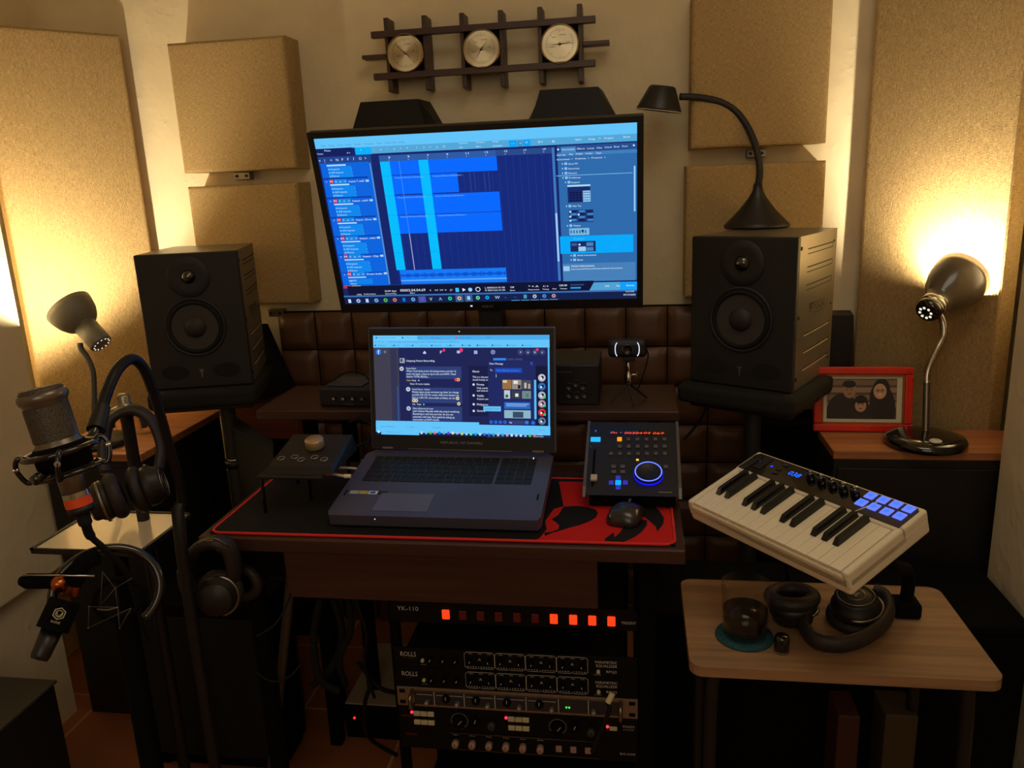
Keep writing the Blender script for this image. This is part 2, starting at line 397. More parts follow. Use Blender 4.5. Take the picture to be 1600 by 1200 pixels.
for g, xx, yy in (('Quantize', 945, 180), ('1/8', 948, 206), ('Timebase', 1052, 176), ('Bars', 1054, 202)): ui.T(g, A(xx, yy), 2.2, (205, 235, 255), len(g)*1.75)
ui.T('Snap', Bq(118, 172), 2.2, wpx=9); ui.T('Quantize', Bq(120, 199), 2.2, wpx=14)
ui.R(Bq(220, 163), Bq(270, 203), (0, 160, 250)); ui.R(Bq(305, 160), Bq(355, 198), (0, 160, 250)); ui.R(Bq(272, 165), Bq(302, 200), (60, 140, 190))
ui.up()
for g, xx, yy, w_ in (('..', 235, 184, 5), ('c', 286, 184, 2.5), ('=', 322, 182, 4), ('E>', 405, 180, 7), ('B', 492, 178, 4), ('Start', 637, 168, 10), ('Song', 720, 166, 10), ('v', 785, 160, 3), ('Project', 820, 162, 14), ('Show', 938, 156, 11)):
    ui.T(g, Bq(xx, yy), 3.2, (215, 240, 255), w_)
ui.R(A(66, 252), A(402, 292), (30, 66, 140))
ui.up()
for i, g in enumerate('=|<NPFfO+'): ui.T(g, A(74+i*35.5, 282-i*1.6), 4.4, (200, 225, 255))
# track list
ui.R(A(80, 292), A(505, 1052), (6, 100, 222)); ui.R(A(80, 292), A(252, 1052), (10, 88, 212)) if False else None
ua, ub = ui.uv(A(385, 285))[0], ui.uv(A(391, 285))[0]
ui.ruv(ua, ui.uv(A(390, 290))[1], ub+.002, ui.uv(A(505, 1046))[1], (80, 140, 215))
ui.up()
rows = [(128, 282), (150, 403), (174, 524), (196, 642), (218, 757), (238, 869), (260, 978)]
names = ['', 'Impact T..ted2', 'Impact ..ashH', 'Impact ..Drum', 'Impact ..mbal', 'Impact - Clap', 'Drums Audio']
for k, (x, y) in enumerate(rows):
    if k:
        ui.R(A(x-12, y-13), A(x+14, y+12), (205, 40, 70)); ui.R(A(x+18, y-13), A(x+98, y+12), (20, 135, 225)); ui.up()
        ui.T('M', A(x-8, y+7), 3.2, wpx=4); ui.T('S  o  <', A(x+24, y+7), 2.8, (190, 230, 255), 17)
        ui.T(names[k], A(x+108, y+6), 2.8, wpx=24); ui.R(A(x+212, y-8), A(x+234, y+4), (170, 210, 250)); ui.T('6', A(x-32, y+6), 2.4)
    if k < 6:
        ui.R(A(x-8, y+18), A(x+112, y+23), (190, 225, 255)); ui.R(A(x-2, y+30), A(x+158, y+96), (10, 135, 238)); ui.up()
        for j, g in enumerate(('Impact', 'All Inputs', 'None')):
            ui.T(g, A(x+18+j*5, y+50+j*21), 2.5, (190, 230, 255), (14, 19, 11)[j]); ui.T('v', A(x+146+j*5, y+47+j*21), 1.8, (190, 230, 255))
            ui.R(A(x+2+j*5, y+43+j*21), A(x+12+j*5, y+49+j*21), (150, 205, 255))
        ui.R(A(x-34, y+100), A(x+250, y+101.5), (0, 60, 160))
    else:
        ui.R(A(x-8, y+18), A(x+104, y+23), (190, 225, 255)); ui.R(A(x-6, y+30), A(x+148, y+62), (10, 130, 230)); ui.up()
        ui.T('INPUT1', A(x, y+46), 2.4, wpx=11); ui.T('None', A(x+10, y+64), 2.2, wpx=9)
ui.R(A(222, 1050), A(275, 1066), (190, 50, 60)); ui.R(A(275, 1050), A(332, 1066), (220, 200, 110)); ui.R(A(332, 1050), Bq(532, 1044), (30, 70, 150)); ui.up()
ui.T('Medium', A(408, 1063), 2.2, wpx=11); ui.R(A(545, 1051), A(635, 1056), (170, 205, 245))
# ruler
ui.R(A(445, 245), Bq(490, 246), (38, 74, 140)); 
uA = ui.uv(A(447, 283))[0]; uB = ui.uv(Bq(489, 246))[0]
u0, vt = ui.uv(A(445, 246)); vb = ui.uv(A(452, 284))[1]
ui.ruv(u0, vt, ui.uv(Bq(135, 220))[0], vb, (45, 90, 165)); ui.up()
for i in range(9):
    p = (505+i*121, 263-i*4.8); ui.T(str(3+2*i), A(*p), 3, wpx=3 if i < 4 else 4.5); ui.R(A(p[0]+3, p[1]+8), A(p[0]+6, p[1]+15), (200, 220, 250))
# arrangement
tp = lambda x: A(x, 283-(x-450)*.04)
def clip(xa, xb, va, vb_, col):   # x given along the top edge of the arrangement, v by left-side y
    ui.ruv(ui.uv(tp(xa))[0], va, ui.uv(tp(xb))[0], vb_, col)
V = lambda y, x=560: ui.uv(A(x, y))[1]
vT, v355, v485, v490, v612, v732, v957, vE = vb, V(372, 520), V(489, 540), V(496, 540), V(616, 560), V(733, 580), V(957, 605), V(1046, 560)
ui.ruv(u0, vb, uB, vE, (17, 40, 122)); ui.up()
for i in range(24): ui.ruv(u0+(uB-u0)*(i+.6)/24, vb, u0+(uB-u0)*(i+.6)/24+.0012, vE, (34, 56, 140))
ui.up()
BL = (0, 104, 255)
clip(512, 1180, vT, v355-.004, BL); clip(512, 925, v355, v485, BL); clip(512, 1180, v490, v612, BL); clip(512, 1180, v612+.003, v732, BL)
clip(470, 1180, v957+.002, vE, (20, 120, 245)); ui.up()
for c0 in (452, 692):
    clip(c0, c0+60, vT, v957, (0, 188, 255)); ui.up()
    for vv in (v355, v490, v612, v732, V(850, 590)): clip(c0, c0+60, vv, vv+.002, (0, 150, 225))
for vv in (v355+.012, v490+.012, v612+.012):
    for cx in (530, 590, 650, 770, 830, 890): 
        if not (cx > 900): 
            x_, y_ = ui.P(ui.uv(tp(cx))[0], vv+.004); ui.b.text('Impact -', x_, y_, .0042, em((110, 175, 255)), .026, z=ui.z+.00004)
ua_ = ui.uv(tp(470))[0]; ub_ = ui.uv(tp(1180))[0]; n = 110
for i in range(n):
    uu = ua_+(ub_-ua_)*i/n; hh = .004+.012*abs(sin(i*1.7)*cos(i*.37)); vc = v957+.036
    ui.ruv(uu, vc-hh, uu+(ub_-ua_)/n*.7, vc+hh, (0, 60, 190))
for i in range(n):
    uu = ua_+(ub_-ua_)*i/n; ui.ruv(uu, v957+.064+.004*(i % 2), uu+.004, v957+.069+.004*(i % 2), (110, 190, 255))
up_ = ui.uv(tp(570))[0]; ui.ruv(up_, vT, up_+.0015, v732, (70, 150, 255)); ui.ruv(up_, v732, up_+.002, v957, (190, 190, 230))
for i in (1, 2, 4, 5):
    uu = ui.uv(tp(1000+i*30-30))[0]; ui.ruv(uu, v355, uu+.0012, v485, (60, 80, 160))
ui.ruv(uB, vt, uB+.008, vE, (60, 120, 190)); ui.ruv(uB+.001, V(640, 560), uB+.007, V(930, 600), (160, 205, 245))
# browser
bu0 = ui.uv(Bq(515, 208))[0]+.003; bv0 = ui.uv(Bq(1020, 183))[1]; bv1 = ui.uv(Bq(1012, 1043))[1]
def bR(x0, y0, x1, y1, col): ui.R(Bq(x0, y0), Bq(x1, y1), col)
def bv(x, y): return ui.uv(Bq(x, y))
ui.ruv(bu0, bv0, 1, bv1, (44, 106, 172)); ui.up()
ui.ruv(bu0, bv0, 1, bv(900, 230)[1], (34, 78, 145)); ui.ruv(bu0, bv(900, 230)[1], 1, bv(900, 252)[1], (62, 126, 188)); bR(545, 208, 640, 240, (68, 132, 195))
ui.up()
for g, xx, yy, w_ in (('Instruments', 552, 228, 20), ('Effects', 648, 224, 12), ('Loops', 712, 222, 11), ('Files', 772, 220, 8), ('Cloud', 820, 217, 11), ('Shop', 878, 214, 9), ('Pool', 932, 212, 8), ('Sort by:', 520, 262, 14), ('Flat', 598, 258, 6), ('Folder', 640, 256, 11), ('Vendor', 698, 254, 12), ('Type', 764, 252, 9), ('Instruments  >', 520, 290, 25), ('PreSonus  >', 636, 286, 22), ('Presence  >', 738, 282, 22),
                      ('Note FX', 592, 318, 15), ('Favorites', 592, 348, 17), ('Recent', 593, 376, 13), ('PreSonus', 595, 405, 18), ('Impact', 610, 434, 13), ('Mai Tai', 616, 582, 13), ('Mojito', 620, 704, 11), ('Presence', 622, 785, 16), ('Artist Instruments', 640, 889, 30), ('Bass', 640, 917, 9)):
    ui.T(g, Bq(xx, yy), 2.6, wpx=w_)
ui.D(Bq(1005, 202), 1.6, (190, 225, 255)); ui.D(Bq(528, 222), 1.6, (190, 225, 255))
for xx, yy in ((575, 312), (575, 342), (576, 371), (578, 400), (594, 428), (598, 577), (602, 699), (606, 780), (623, 885), (623, 912)):
    ui.R(Bq(xx-9, yy-8), Bq(xx+9, yy+7), (130, 195, 245)); ui.R(Bq(xx-24, yy-4), Bq(xx-19, yy+4), (210, 235, 255))
bR(515, 385, 995, 376.5, (110, 170, 225))
bR(583, 447, 728, 552, (20, 40, 105)); ui.up(); bR(583, 446, 728, 453, (170, 220, 250)); bR(680, 482, 728, 550, (150, 205, 245))
for i in range(4):
    for j in range(4): bR(597+i*20, 488+j*16, 612+i*20, 499+j*16, (10, 20, 70)); bR(684+i*11, 488+j*16, 690+i*11, 496+j*16, (30, 60, 120)) if True else None
bR(590, 602, 745, 676, (26, 58, 120)); ui.up()
for i in range(3):
    for j in range(4): bR(602+i*52, 604+j*18, 640+i*52, 616+j*18, (60, 130, 200) if (i+j) % 2 else (14, 30, 80))
for xx, yy in ((600, 612), (600, 642), (652, 630), (600, 668)): ui.D(Bq(xx, yy), 1.7, (190, 225, 250), k=1)
bR(592, 716, 718, 757, (120, 185, 225)); ui.up()
for i in range(6): bR(600+i*18, 728, 608+i*18, 746, (40, 80, 140))
ui.D(Bq(676, 732), 2.2, (30, 60, 110), k=1)
bR(532, 765, 992, 868, (0, 168, 252)); ui.up()
ui.T('Presence', Bq(622, 785), 2.6, (90, 210, 255), wpx=16)
bR(597, 797, 757, 860, (22, 40, 95)); ui.up(); bR(648, 830, 695, 858, (150, 205, 240)); bR(698, 804, 742, 826, (70, 130, 190)); bR(698, 834, 742, 856, (70, 130, 190)); bR(604, 808, 640, 824, (60, 90, 150)); ui.D(Bq(655, 817), 1.6, (220, 235, 250), k=1)
ui.ruv(bu0, bv(800, 932)[1], .995, bv1, (70, 128, 185)); ui.up()
ui.R(Bq(552, 950), Bq(592, 980), (150, 200, 240)); ui.up(); ui.T('Artist Instruments', Bq(602, 956), 3.4, wpx=36); ui.T('Instruments/PreSonus/Presence/Artist Instruments', Bq(602, 973), 2.2, wpx=80)
bR(1003, 330, 1009, 615, (150, 205, 245))
# transport and taskbar
tv0 = ui.uv(Bq(700, 1054))[1]; tv1 = ui.uv(Bq(700, 1103))[1]
ui.ruv(.018, tv0-.012, .86, tv1, (12, 18, 52)); ui.ruv(.86, tv0, 1, tv1, (80, 160, 210)); ui.ruv(.945, tv0, 1, tv1, (10, 160, 250)); ui.ruv(0, tv1, 1, tv1+.01, (60, 110, 180))
ui.ruv(0, tv1+.01, 1, 1, (16, 32, 78)); ui.up()
ui.b.add([(*ui.P(.845, tv1), ui.z), (*ui.P(.86, tv1), ui.z), (*ui.P(.86, tv0), ui.z)], [[0, 1, 2]], em((80, 160, 210)))
for g, xx, yy, h_, w_ in (('MIDI', 308, 1108, 2, 7), ('Performance', 352, 1105, 2, 18), ('34:09 days', 480, 1090, 2.6, 18), ('Record Max', 484, 1105, 2, 17), ('00003.04.04.69', 576, 1090, 4, 39), ('Bars', 638, 1103, 2, 7)):
    ui.T(g, A(xx, yy), h_, wpx=w_)
for i, g in enumerate(('<', '<<', '>>', '>', '|<')): ui.T(g, A(758+i*32, 1091), 3.4)
ui.R(A(917, 1073), A(941, 1098), (60, 190, 245)); ui.D(A(1010, 1085), 3.2, (150, 205, 250))
x_, y_ = ui.P(*ui.uv(A(962, 1085))); ui.b.add([(x_, y_-.0045, ui.z), (x_+.0075, y_, ui.z), (x_, y_+.0045, ui.z)], [[0, 1, 2]], em((235, 240, 255)))
for g, xx, yy, h_, w_ in (('L 00003.01.01.00', 62, 1080, 2.6, 31), ('R 00014.01.01.00', 64, 1096, 2.6, 31), ('Off', 220, 1080, 2.8, 6), ('Sync', 218, 1097, 2, 8), ('* < A', 332, 1077, 3, 16), ('Metronome', 332, 1095, 2, 17), ('4 / 4', 424, 1077, 2.8, 8), ('Timing', 420, 1094, 2, 10), ('Key', 484, 1092, 2, 6), ('100.00', 526, 1074, 3, 12), ('Tempo', 530, 1092, 2, 11), ('Edit', 812, 1082, 2.6, 7), ('Mix', 882, 1082, 2.6, 6), ('Browse', 946, 1080, 2.6, 12), ('9:15 PM', 940, 1118, 2.6, 13), ('09/10/2020', 926, 1138, 2.6, 19)):
    ui.T(g, Bq(xx, yy), h_, wpx=w_)
x_, y_ = ui.P(*ui.uv(Bq(18, 1084))); ui.b.disc((x_, y_, ui.z), .006, em((235, 240, 255)), 16, 'z', r2=.0045)
bR(595, 1062, 680, 1070, (40, 70, 120)); bR(595, 1080, 660, 1090, (30, 150, 220)); 
ic = [(262, (200, 225, 255)), (316, (180, 200, 230)), (370, (190, 210, 240)), (427, (120, 180, 230)), (484, (90, 190, 60)), (541, (225, 120, 100)), (598, (0, 120, 220)), (655, (110, 170, 230)), (711, (120, 60, 220)), (768, (225, 220, 170)), (826, (170, 180, 220)), (884, (30, 215, 150)), (942, (230, 190, 120)), (1000, (150, 200, 240)), (1057, (110, 225, 150)), (1115, (0, 170, 240)), (1174, (200, 210, 225)), (1232, (60, 100, 230)), (1292, (60, 100, 230)), (1352, (60, 160, 190)), (1411, (190, 200, 210)), (1471, (70, 150, 240)), (1530, (220, 150, 160))]
for k, (xx, c) in enumerate(ic):
    p = A(xx, 1143-(xx-262)*.009)
    if k in (8, 12, 13): ui.R((p[0]-6.5, p[1]-4.5), (p[0]+6.5, p[1]+5.5), (60, 90, 140)); ui.up()
    if k in (0, 2, 6, 8, 13, 19): ui.R((p[0]-2.6, p[1]-2.8), (p[0]+2.6, p[1]+2.8), c)
    elif k in (9, 10, 16, 17, 18): ui.T({9: 'V', 10: 'A', 16: 'W', 17: '~', 18: '~'}[k], (p[0]-2.6, p[1]+2.5), 5, c)
    else: ui.D(p, 3.1, c); ui.D(p, 1.3, (30, 50, 100), k=2)
    if k > 17: ui.R((p[0]-6.5, p[1]+5.2), (p[0]+6.5, p[1]+5.9), (110, 170, 230))
loc_build(ui.b, 'screen_display', Xl, mon)

# ------------------------------------------------------------------ desk
DX0, DX1, DY0, DY1, DZ = -.822, .087, 1.295, 1.72, .75
dk = root('computer_desk', 'narrow dark brown wooden computer desk with raised rear shelf', 'desk', (-.368, 1.5, 0)); o_ = Vector((-.368, 1.5, 0))
def dbox(lo, hi, m, name, bev=.003): b = MB(); b.M = Matrix.Translation(-o_); return b.box(lo, hi, m, bev).build(name, dk)
dbox((DX0, DY0, DZ-.028), (DX1, DY1, DZ), DW2, 'desktop')
dbox((-.667, DY0+.025, .615), (-.067, DY0+.043, DZ-.029), DW2, 'apron')
for x in (DX0+.05, DX1-.08):
    for y in (DY0+.06, DY1-.06): dbox((x, y, 0), (x+.03, y+.03, DZ-.029), BLKM, 'leg')
SH0, SH1, SHY0, SHY1, SHZ = -.895, .098, 1.72, 1.96, .876
dbox((SH0, SHY0, SHZ-.024), (SH1, SHY1, SHZ), DW2, 'rear_shelf')
for x in (-.80, -.70, -.05, .03): dbox((x, SHY0+.04, 0), (x+.03, SHY0+.07, SHZ-.025), BLKM, 'shelf_support')

# desk mat with red border and red printed right third
mt = root('desk_mat', 'black and red cloth gaming desk mat with bright red stitched edge', 'desk mat', (-.365, 1.46, DZ))
mx0, mx1, my0, my1 = -.805+.365, .07+.365, 1.309-1.46, 1.62-1.46
MATB = mat('mat_black', (20, 20, 22), .9, bump='fine', spec=.2); MATR = mat('mat_red', (196, 30, 26), .85, bump='fine', spec=.2)
MB().box((mx0, my0, .0004), (mx1, my1, .004), MATB, .0015).build('cloth_surface', mt)
rr = .02; pts = []
for cx, cy, a0 in ((mx1-rr, my0+rr, -90), (mx1-rr, my1-rr, 0), (mx0+rr, my1-rr, 90), (mx0+rr, my0+rr, 180)):
    for k in range(5): a = radians(a0+k*22.5); pts.append((cx+rr*cos(a), cy+rr*sin(a), .0032))
MB().tube(pts, .0028, mat('red_stitch', (220, 36, 24), .7), 8, 1, closed=True).build('stitched_edge', mt)
def matpt(px, py): p = pz(px, py, DZ+.004); return (p.x+.365, p.y-1.46)
def m6(x, y): return matpt(860+x/7.273, 750+y/7.273)
b = MB()
def flat(b, poly, z, m):
    n = len(poly); bmh = bmesh.new(); vs = [bmh.verts.new((x, y, z)) for x, y in poly]; f = bmh.faces.new(vs); f.normal_update()
    if f.normal.z < 0: f.normal_flip()
    bmesh.ops.triangulate(bmh, faces=[f]); b.bm(bmh, m)
redp = [m6(-120, 640), m6(-60, 705), m6(30, 708)]
redp = [(mx1-.003, my1-.06), (mx1-.003, my0+.004), (m6(-150, 700)[0], my0+.004), m6(-100, 660), m6(0, 612), m6(200, 545), m6(-60, 470), m6(40, 330), (m6(60, 250)[0], my1-.1)]
redp = [(mx1-.003, my1-.02), (mx1-.003, my0+.003), (m6(-175, 700)[0], my0+.003), m6(-120, 660), m6(-40, 560), m6(-60, 470), m6(40, 330), m6(150, 300), (m6(40, 250)[0], my1-.02)]
flat(b, redp, .0043, MATR)
flat(b, [m6(0, 612), m6(-60, 640), m6(-70, 600), m6(20, 590), m6(90, 560), m6(100, 520), m6(60, 480), m6(10, 450), m6(90, 400), m6(150, 305), m6(300, 297), m6(430, 312), m6(510, 335), m6(540, 375), m6(520, 425), m6(450, 470), m6(350, 510), m6(200, 550)], .0046, MATB)
flat(b, [m6(615, 695), m6(625, 665), m6(720, 597), m6(728, 655), m6(800, 590), m6(860, 480), m6(900, 440), m6(1100, 460), m6(1095, 520), m6(1040, 590), m6(960, 650), m6(830, 708)], .0046, MATB)
flat(b, [m6(1060, 270), m6(1140, 275), m6(1230, 340), m6(1290, 430), m6(1285, 500), m6(1215, 590), m6(1195, 530), m6(1110, 455), m6(1040, 400)], .0046, MATB)
flat(b, [m6(1150, 250), m6(1340, 250), m6(1352, 330), m6(1250, 290)], .0046, MATB)
b.build('printed_pattern', mt)

# ------------------------------------------------------------------ laptop
LW, LD = .415, .275
ltb = TR((-.376, 1.339, .781), (0, 0, -.013)) @ Matrix.Rotation(pi/2-1.415, 4, 'X')   # local: x right, y back, z up on the deck
lap = root('laptop', 'open dark grey gaming laptop on black cooler, screen showing a dark social media page', 'laptop', X=ltb)
LG = mat('laptop_grey_blue_glow', (82, 82, 100), .38, .3); KB = mat('key_black', (14, 14, 16), .55)  # grey base tinted blue, the screen's glow put into the colour
b = MB(); b.prism([(-.2, 0), (.2, 0), (LW/2-.002, .012), (LW/2-.003, LD-.03), (LW/2-.02, LD-.012), (-LW/2+.02, LD-.012), (-LW/2+.003, LD-.03), (-LW/2+.002, .012)], -.022, 0, LG); bs = b.build('base', lap)
MB().box((-.12, .018, .0002), (-.012, .082, .0006), mat('touchpad', (95, 97, 120), .3), .0001).build('touchpad', bs)
b = MB(); y = .098
rowsK = [[1]*14+[.8]*0, [1.0]*13+[1.9], [1.5]+[1]*12+[1.4], [1.8]+[1]*11+[2.1], [2.3]+[1]*10+[2.6], [1.3, 1, 1, 1, 5.2, 1, 1, 1.2, 1.1, 1.1]]
hs = [.013]+[.0185]*5; yy = .232
for rw, h in zip(rowsK, hs):
    tot = sum(rw); wv = .272; x = -.178
    for k in rw:
        w = wv*k/tot; b.box((x+.001, yy-h+.0012, .0002), (x+w-.001, yy-.0012, .0016), KB, .0006, 1); x += w
    for k in range(4): b.box((.099+k*.0185, yy-h+.0012, .0002), (.116+k*.0185, yy-.0012, .0016), KB, .0006, 1)
    yy -= h
kbd = b.build('keyboard', lap)
b = MB()
for k, c in enumerate(((170, 170, 170), (180, 170, 70), (225, 230, 240), (15, 15, 18))): b.box((-.186+k*.0195, .077, .0002), (-.168+k*.0195, .089, .0005), mat('sticker_%d' % k, c, .5))
b.box((-.144, .079, .0005), (-.133, .087, .0007), mat('sticker_blue', (40, 90, 190), .5)); b.build('stickers', bs)
for sx in (-.196, .190): MB().box((sx, .07, .0002), (sx+.003, .092, .0005), BLKM, X=TR((0, 0, 0), (0, 0, 0))).build('speaker_slot', bs)
MB().box((.163, .228, .0017), (.165, .235, .002), em((255, 255, 255), .9)).build('power_key_light', kbd)
MB().box((-.11, .0, -.008), (-.108, -.0006, -.006), em((255, 255, 255), .8)).build('status_light', bs)
sc_w = TR((-.364, 1.583, .86), (0, 0, -.046)) @ Matrix.Rotation(-.138, 4, 'X') @ FRONT
SX = ltb.inverted() @ sc_w
b = MB(); b.box((-LW/2+.004, -.032, -.009), (LW/2-.004, .232, 0), LG, .004); lid = loc_build(b, 'lid', SX, lap)
b = MB(); b.box((-LW/2+.008, -.028, 0), (LW/2-.008, .229, .0006), mat('lid_bezel', (26, 25, 28), .6), .0003)
b.text('REPUBLIC OF GAMERS', 0, -.0165, .0052, mat('logo_dim', (150, 148, 155), .4), .092, X=TR((0, 0, .0009)), align='c'); loc_build(b, 'bezel', SX, lid)
b = MB()
for sx in (-1, 1): b.box((sx*.165-.012, -.03, .0006), (sx*.165+.012, -.026, .003), CHR)
b.box((-.12, -.0305, .0006), (.11, -.0285, .002), STL); loc_build(b, 'hinge_trim', SX, lid)
b = MB(); b.disc((-.0, .2225, .0009), .0012, em((240, 240, 255)), 8, 'z'); loc_build(b, 'webcam_light', SX, lid)
def P6(x, y): return (560+x/6, 500+y/6)
def Q6(x, y): return (720+x/6, 500+y/6)
u = UI((P6(138, 148), Q6(835, 143), Q6(838, 1105), P6(165, 1085)), .382, .215); u.z = .0009
u.ruv(0, 0, 1, 1, (26, 34, 84)); u.up()
u.R(P6(138, 262), P6(395, 952), (62, 60, 78)); u.R(P6(300, 262), P6(380, 952), (48, 50, 80)); u.up()  # brownish reflection on the screen's left painted as flat bands
vv = u.uv(P6(140, 263))[1]
u.ruv(0, 0, 1, .045, (72, 170, 235)); u.ruv(0, .045, 1, vv, (98, 196, 250)); u.ruv(.002, .005, .26, .045, (110, 205, 252)); u.up()
for xx, yy, g, w_ in ((185, 175, 'Usapang Home Recording', 28), (440, 175, 'unclaimed - project file', 26), (690, 175, 'DAW comparison', 16), (945, 172, 'website studio', 20)): u.T(g, P6(xx, yy), 1.9, (40, 100, 170), w_)
for xx in (170, 420): u.D(P6(xx, 170), 1.4, (30, 100, 180))
u.D(P6(927, 168), 1.7, (220, 80, 120)); u.T('facebook.com/groups/homerecording/permalink/3172689132685/comment_id=3172820952643', P6(290, 214), 1.8, (40, 100, 170), 110)
u.T('Reviews', Q6(245, 172), 1.8, (40, 100, 170), 8)
for i, g in enumerate(('Apps', 'Dream mode', 'Control room', 'sound & music', 'Mail', 'Quick file center')): u.T(g, P6(185+i*130, 247), 1.7, (40, 100, 170), 13)
for i, g in enumerate(('Music center', 'Bytes', 'My mobile list', 'Notification', 'Youtube playlist')): u.T(g, Q6(40+i*140, 246), 1.7, (40, 100, 170), 12)
for i in range(6): u.D(P6(160+i*178, 243), 1.2, (30, 80, 170))
for i in range(5): u.D(Q6(25+i*140, 241), 1.3, (30, 80, 170))
u.T('<  >  o', P6(158, 214), 2, (40, 100, 170), 13)
# social page
u.D(P6(190, 304), 4.4, (24, 119, 242)); u.T('f', P6(184, 325), 6.8, (255, 255, 255), 2.6); u.D(P6(253, 304), 3.6, (60, 66, 96)); u.D(P6(252, 303), 1.6, (150, 160, 190), k=2); u.D(P6(252, 303), 1.0, (60, 66, 96), k=4)
u.T('^', P6(612, 330), 6, wpx=5.5); u.R(P6(616, 305), P6(640, 322), (170, 185, 225)); u.T('P', P6(775, 320), 5); u.R(P6(932, 290), P6(962, 316), (170, 185, 225)); u.D(P6(810, 287), 2.2, (235, 50, 110)); u.D(P6(972, 287), 3, (235, 50, 110))
u.R(Q6(132, 290), Q6(165, 322), (150, 170, 225)); u.D(Q6(310, 304), 3.4, (150, 170, 225)); u.D(Q6(310, 304), 2.4, (30, 40, 100), k=2); u.D(Q6(310, 303), 1.3, (150, 170, 225), k=4)
for i in range(4): u.D(Q6(567+i*67, 304), 4.6, (52, 62, 112))
u.up()
for g, x in (('+', 560), ('o', 628), ('b', 694), ('v', 760)): u.T(g, Q6(x, 314), 3.6)
u.D(Q6(722, 281), 2.2, (235, 50, 110), k=3)
u.R(P6(392, 362), P6(440, 408), (150, 160, 180)); u.up(); u.R(P6(400, 370), P6(418, 395), (60, 40, 60)); u.T('Usapang Home Recording', P6(455, 395), 3.2, wpx=44.5)
bub = (44, 62, 118)
for (x0_, y0_, x1_, y1_) in ((445, 440, 975, 558), (498, 638, 980, 785), (500, 815, 980, 955)): u.R(P6(x0_, y0_), P6(x1_, y1_), bub)
u.R(P6(368, 625), P6(380, 948), (20, 110, 240)); u.up()
for g, x, y, h_, w_ in (('Roman Roban', 456, 465, 2.5, 15), ('When I look back at the old analog mixers and the 16', 456, 491, 3, 78), ('track reel tapes...I have to say to the new DAW, Thank', 456, 518, 3, 78), ('God for TOTAL RECALL....', 456, 544, 3, 36), ('Reply   4h', 508, 578, 2.4, 12), ('View 10 more replies', 488, 612, 2.8, 31),
                        ('Fread Fiance  Author', 512, 662, 2.5, 28), ("Maraix tapos yung comment ng client 'yo change", 510, 688, 3, 73), ('eq 2:05 2:45 3:01 for vocals. Add more bottom on', 510, 715, 3, 73), ('bass at 1:34-1:57, more sizzle sa hihats, etc etc.', 510, 742, 3, 68), ('Like   Reply   2h', 512, 802, 2.4, 19),
                        ('Marco Balusma de Leon', 516, 842, 2.5, 32), ('Josh Celeste Manually while the song is rendering.', 516, 868, 3, 73), ('Rendering in real time yun kasi. So you can', 516, 895, 3, 63), ('automate with that. Pero gamit ka nalang ng', 516, 922, 3, 65), ('automation sa DAW hahaha', 516, 948, 3, 41)):
    u.T(g, P6(x, y), h_, wpx=w_)
u.T('Haha', P6(458, 578), 2.4, (240, 190, 80), 6.5)
for x, y, c in ((410, 462, (190, 195, 215)), (471, 655, (200, 205, 225)), (474, 836, (190, 195, 215)), (925, 563, (235, 60, 110)), (945, 563, (240, 190, 90)), (937, 738, (235, 220, 160)), (524, 762, (235, 220, 160)), (548, 762, (235, 220, 160)), (948, 789, (235, 220, 160))): u.D(P6(x, y), 2.6 if x > 500 else 3.4, c); u.D(P6(x, y), 1.1, (60, 70, 110), k=2)
u.R(Q6(80, 432), Q6(265, 905), (20, 26, 70)); u.R(Q6(262, 385), Q6(705, 985), (28, 38, 96)); u.R(Q6(705, 432), Q6(815, 990), (14, 20, 56)); u.up()
for g, x, y, h_, w_ in (('About', 116, 494, 3.6, 11), ('This is a discussi', 118, 545, 3, 24), ('would mostly co', 118, 571, 3, 24), ('Private', 158, 617, 3.4, 11.5), ('Only memb', 158, 648, 2.9, 17), ('and what th', 158, 673, 2.9, 17), ('Visible', 158, 722, 3.4, 11), ('Anyone can', 158, 750, 2.9, 17.5), ('Philippine', 158, 803, 3.2, 17.5), ('General', 158, 862, 3.2, 13), ('New Message', 278, 420, 3, 21), ('To:', 282, 480, 2.8, 4), ('X', 654, 424, 5, 4.5)):
    u.T(g, Q6(x, y), h_, (60, 110, 255) if g == 'X' else (225, 235, 255), wpx=w_)
for y in (608, 710, 793, 855): u.D(Q6(128, y), 1.8, (200, 215, 250))
u.R(Q6(312, 360), Q6(432, 381), (40, 135, 235)); u.R(Q6(442, 362), Q6(505, 381), (52, 62, 120)); u.R(Q6(516, 362), Q6(584, 381), (52, 62, 120)); u.R(Q6(328, 452), Q6(580, 497), (22, 70, 180)); u.up()
u.T('Marco Balusma de Leon x', Q6(342, 482), 2.6, (90, 150, 255), 36); u.R(Q6(337, 510), Q6(341, 540), (200, 215, 250))
ph = [(396, 562, 482, 650, (150, 110, 70)), (486, 562, 572, 650, (150, 140, 130)), (576, 565, 662, 650, (70, 75, 90)), (412, 660, 468, 738, (190, 200, 210)), (482, 662, 566, 738, (50, 60, 70)), (578, 665, 662, 738, (120, 130, 140)), (412, 770, 655, 835, (40, 100, 190)), (412, 845, 658, 922, (140, 180, 200))]
for x0_, y0_, x1_, y1_, c in ph: u.R(Q6(x0_, y0_), Q6(x1_, y1_), c)
u.up()
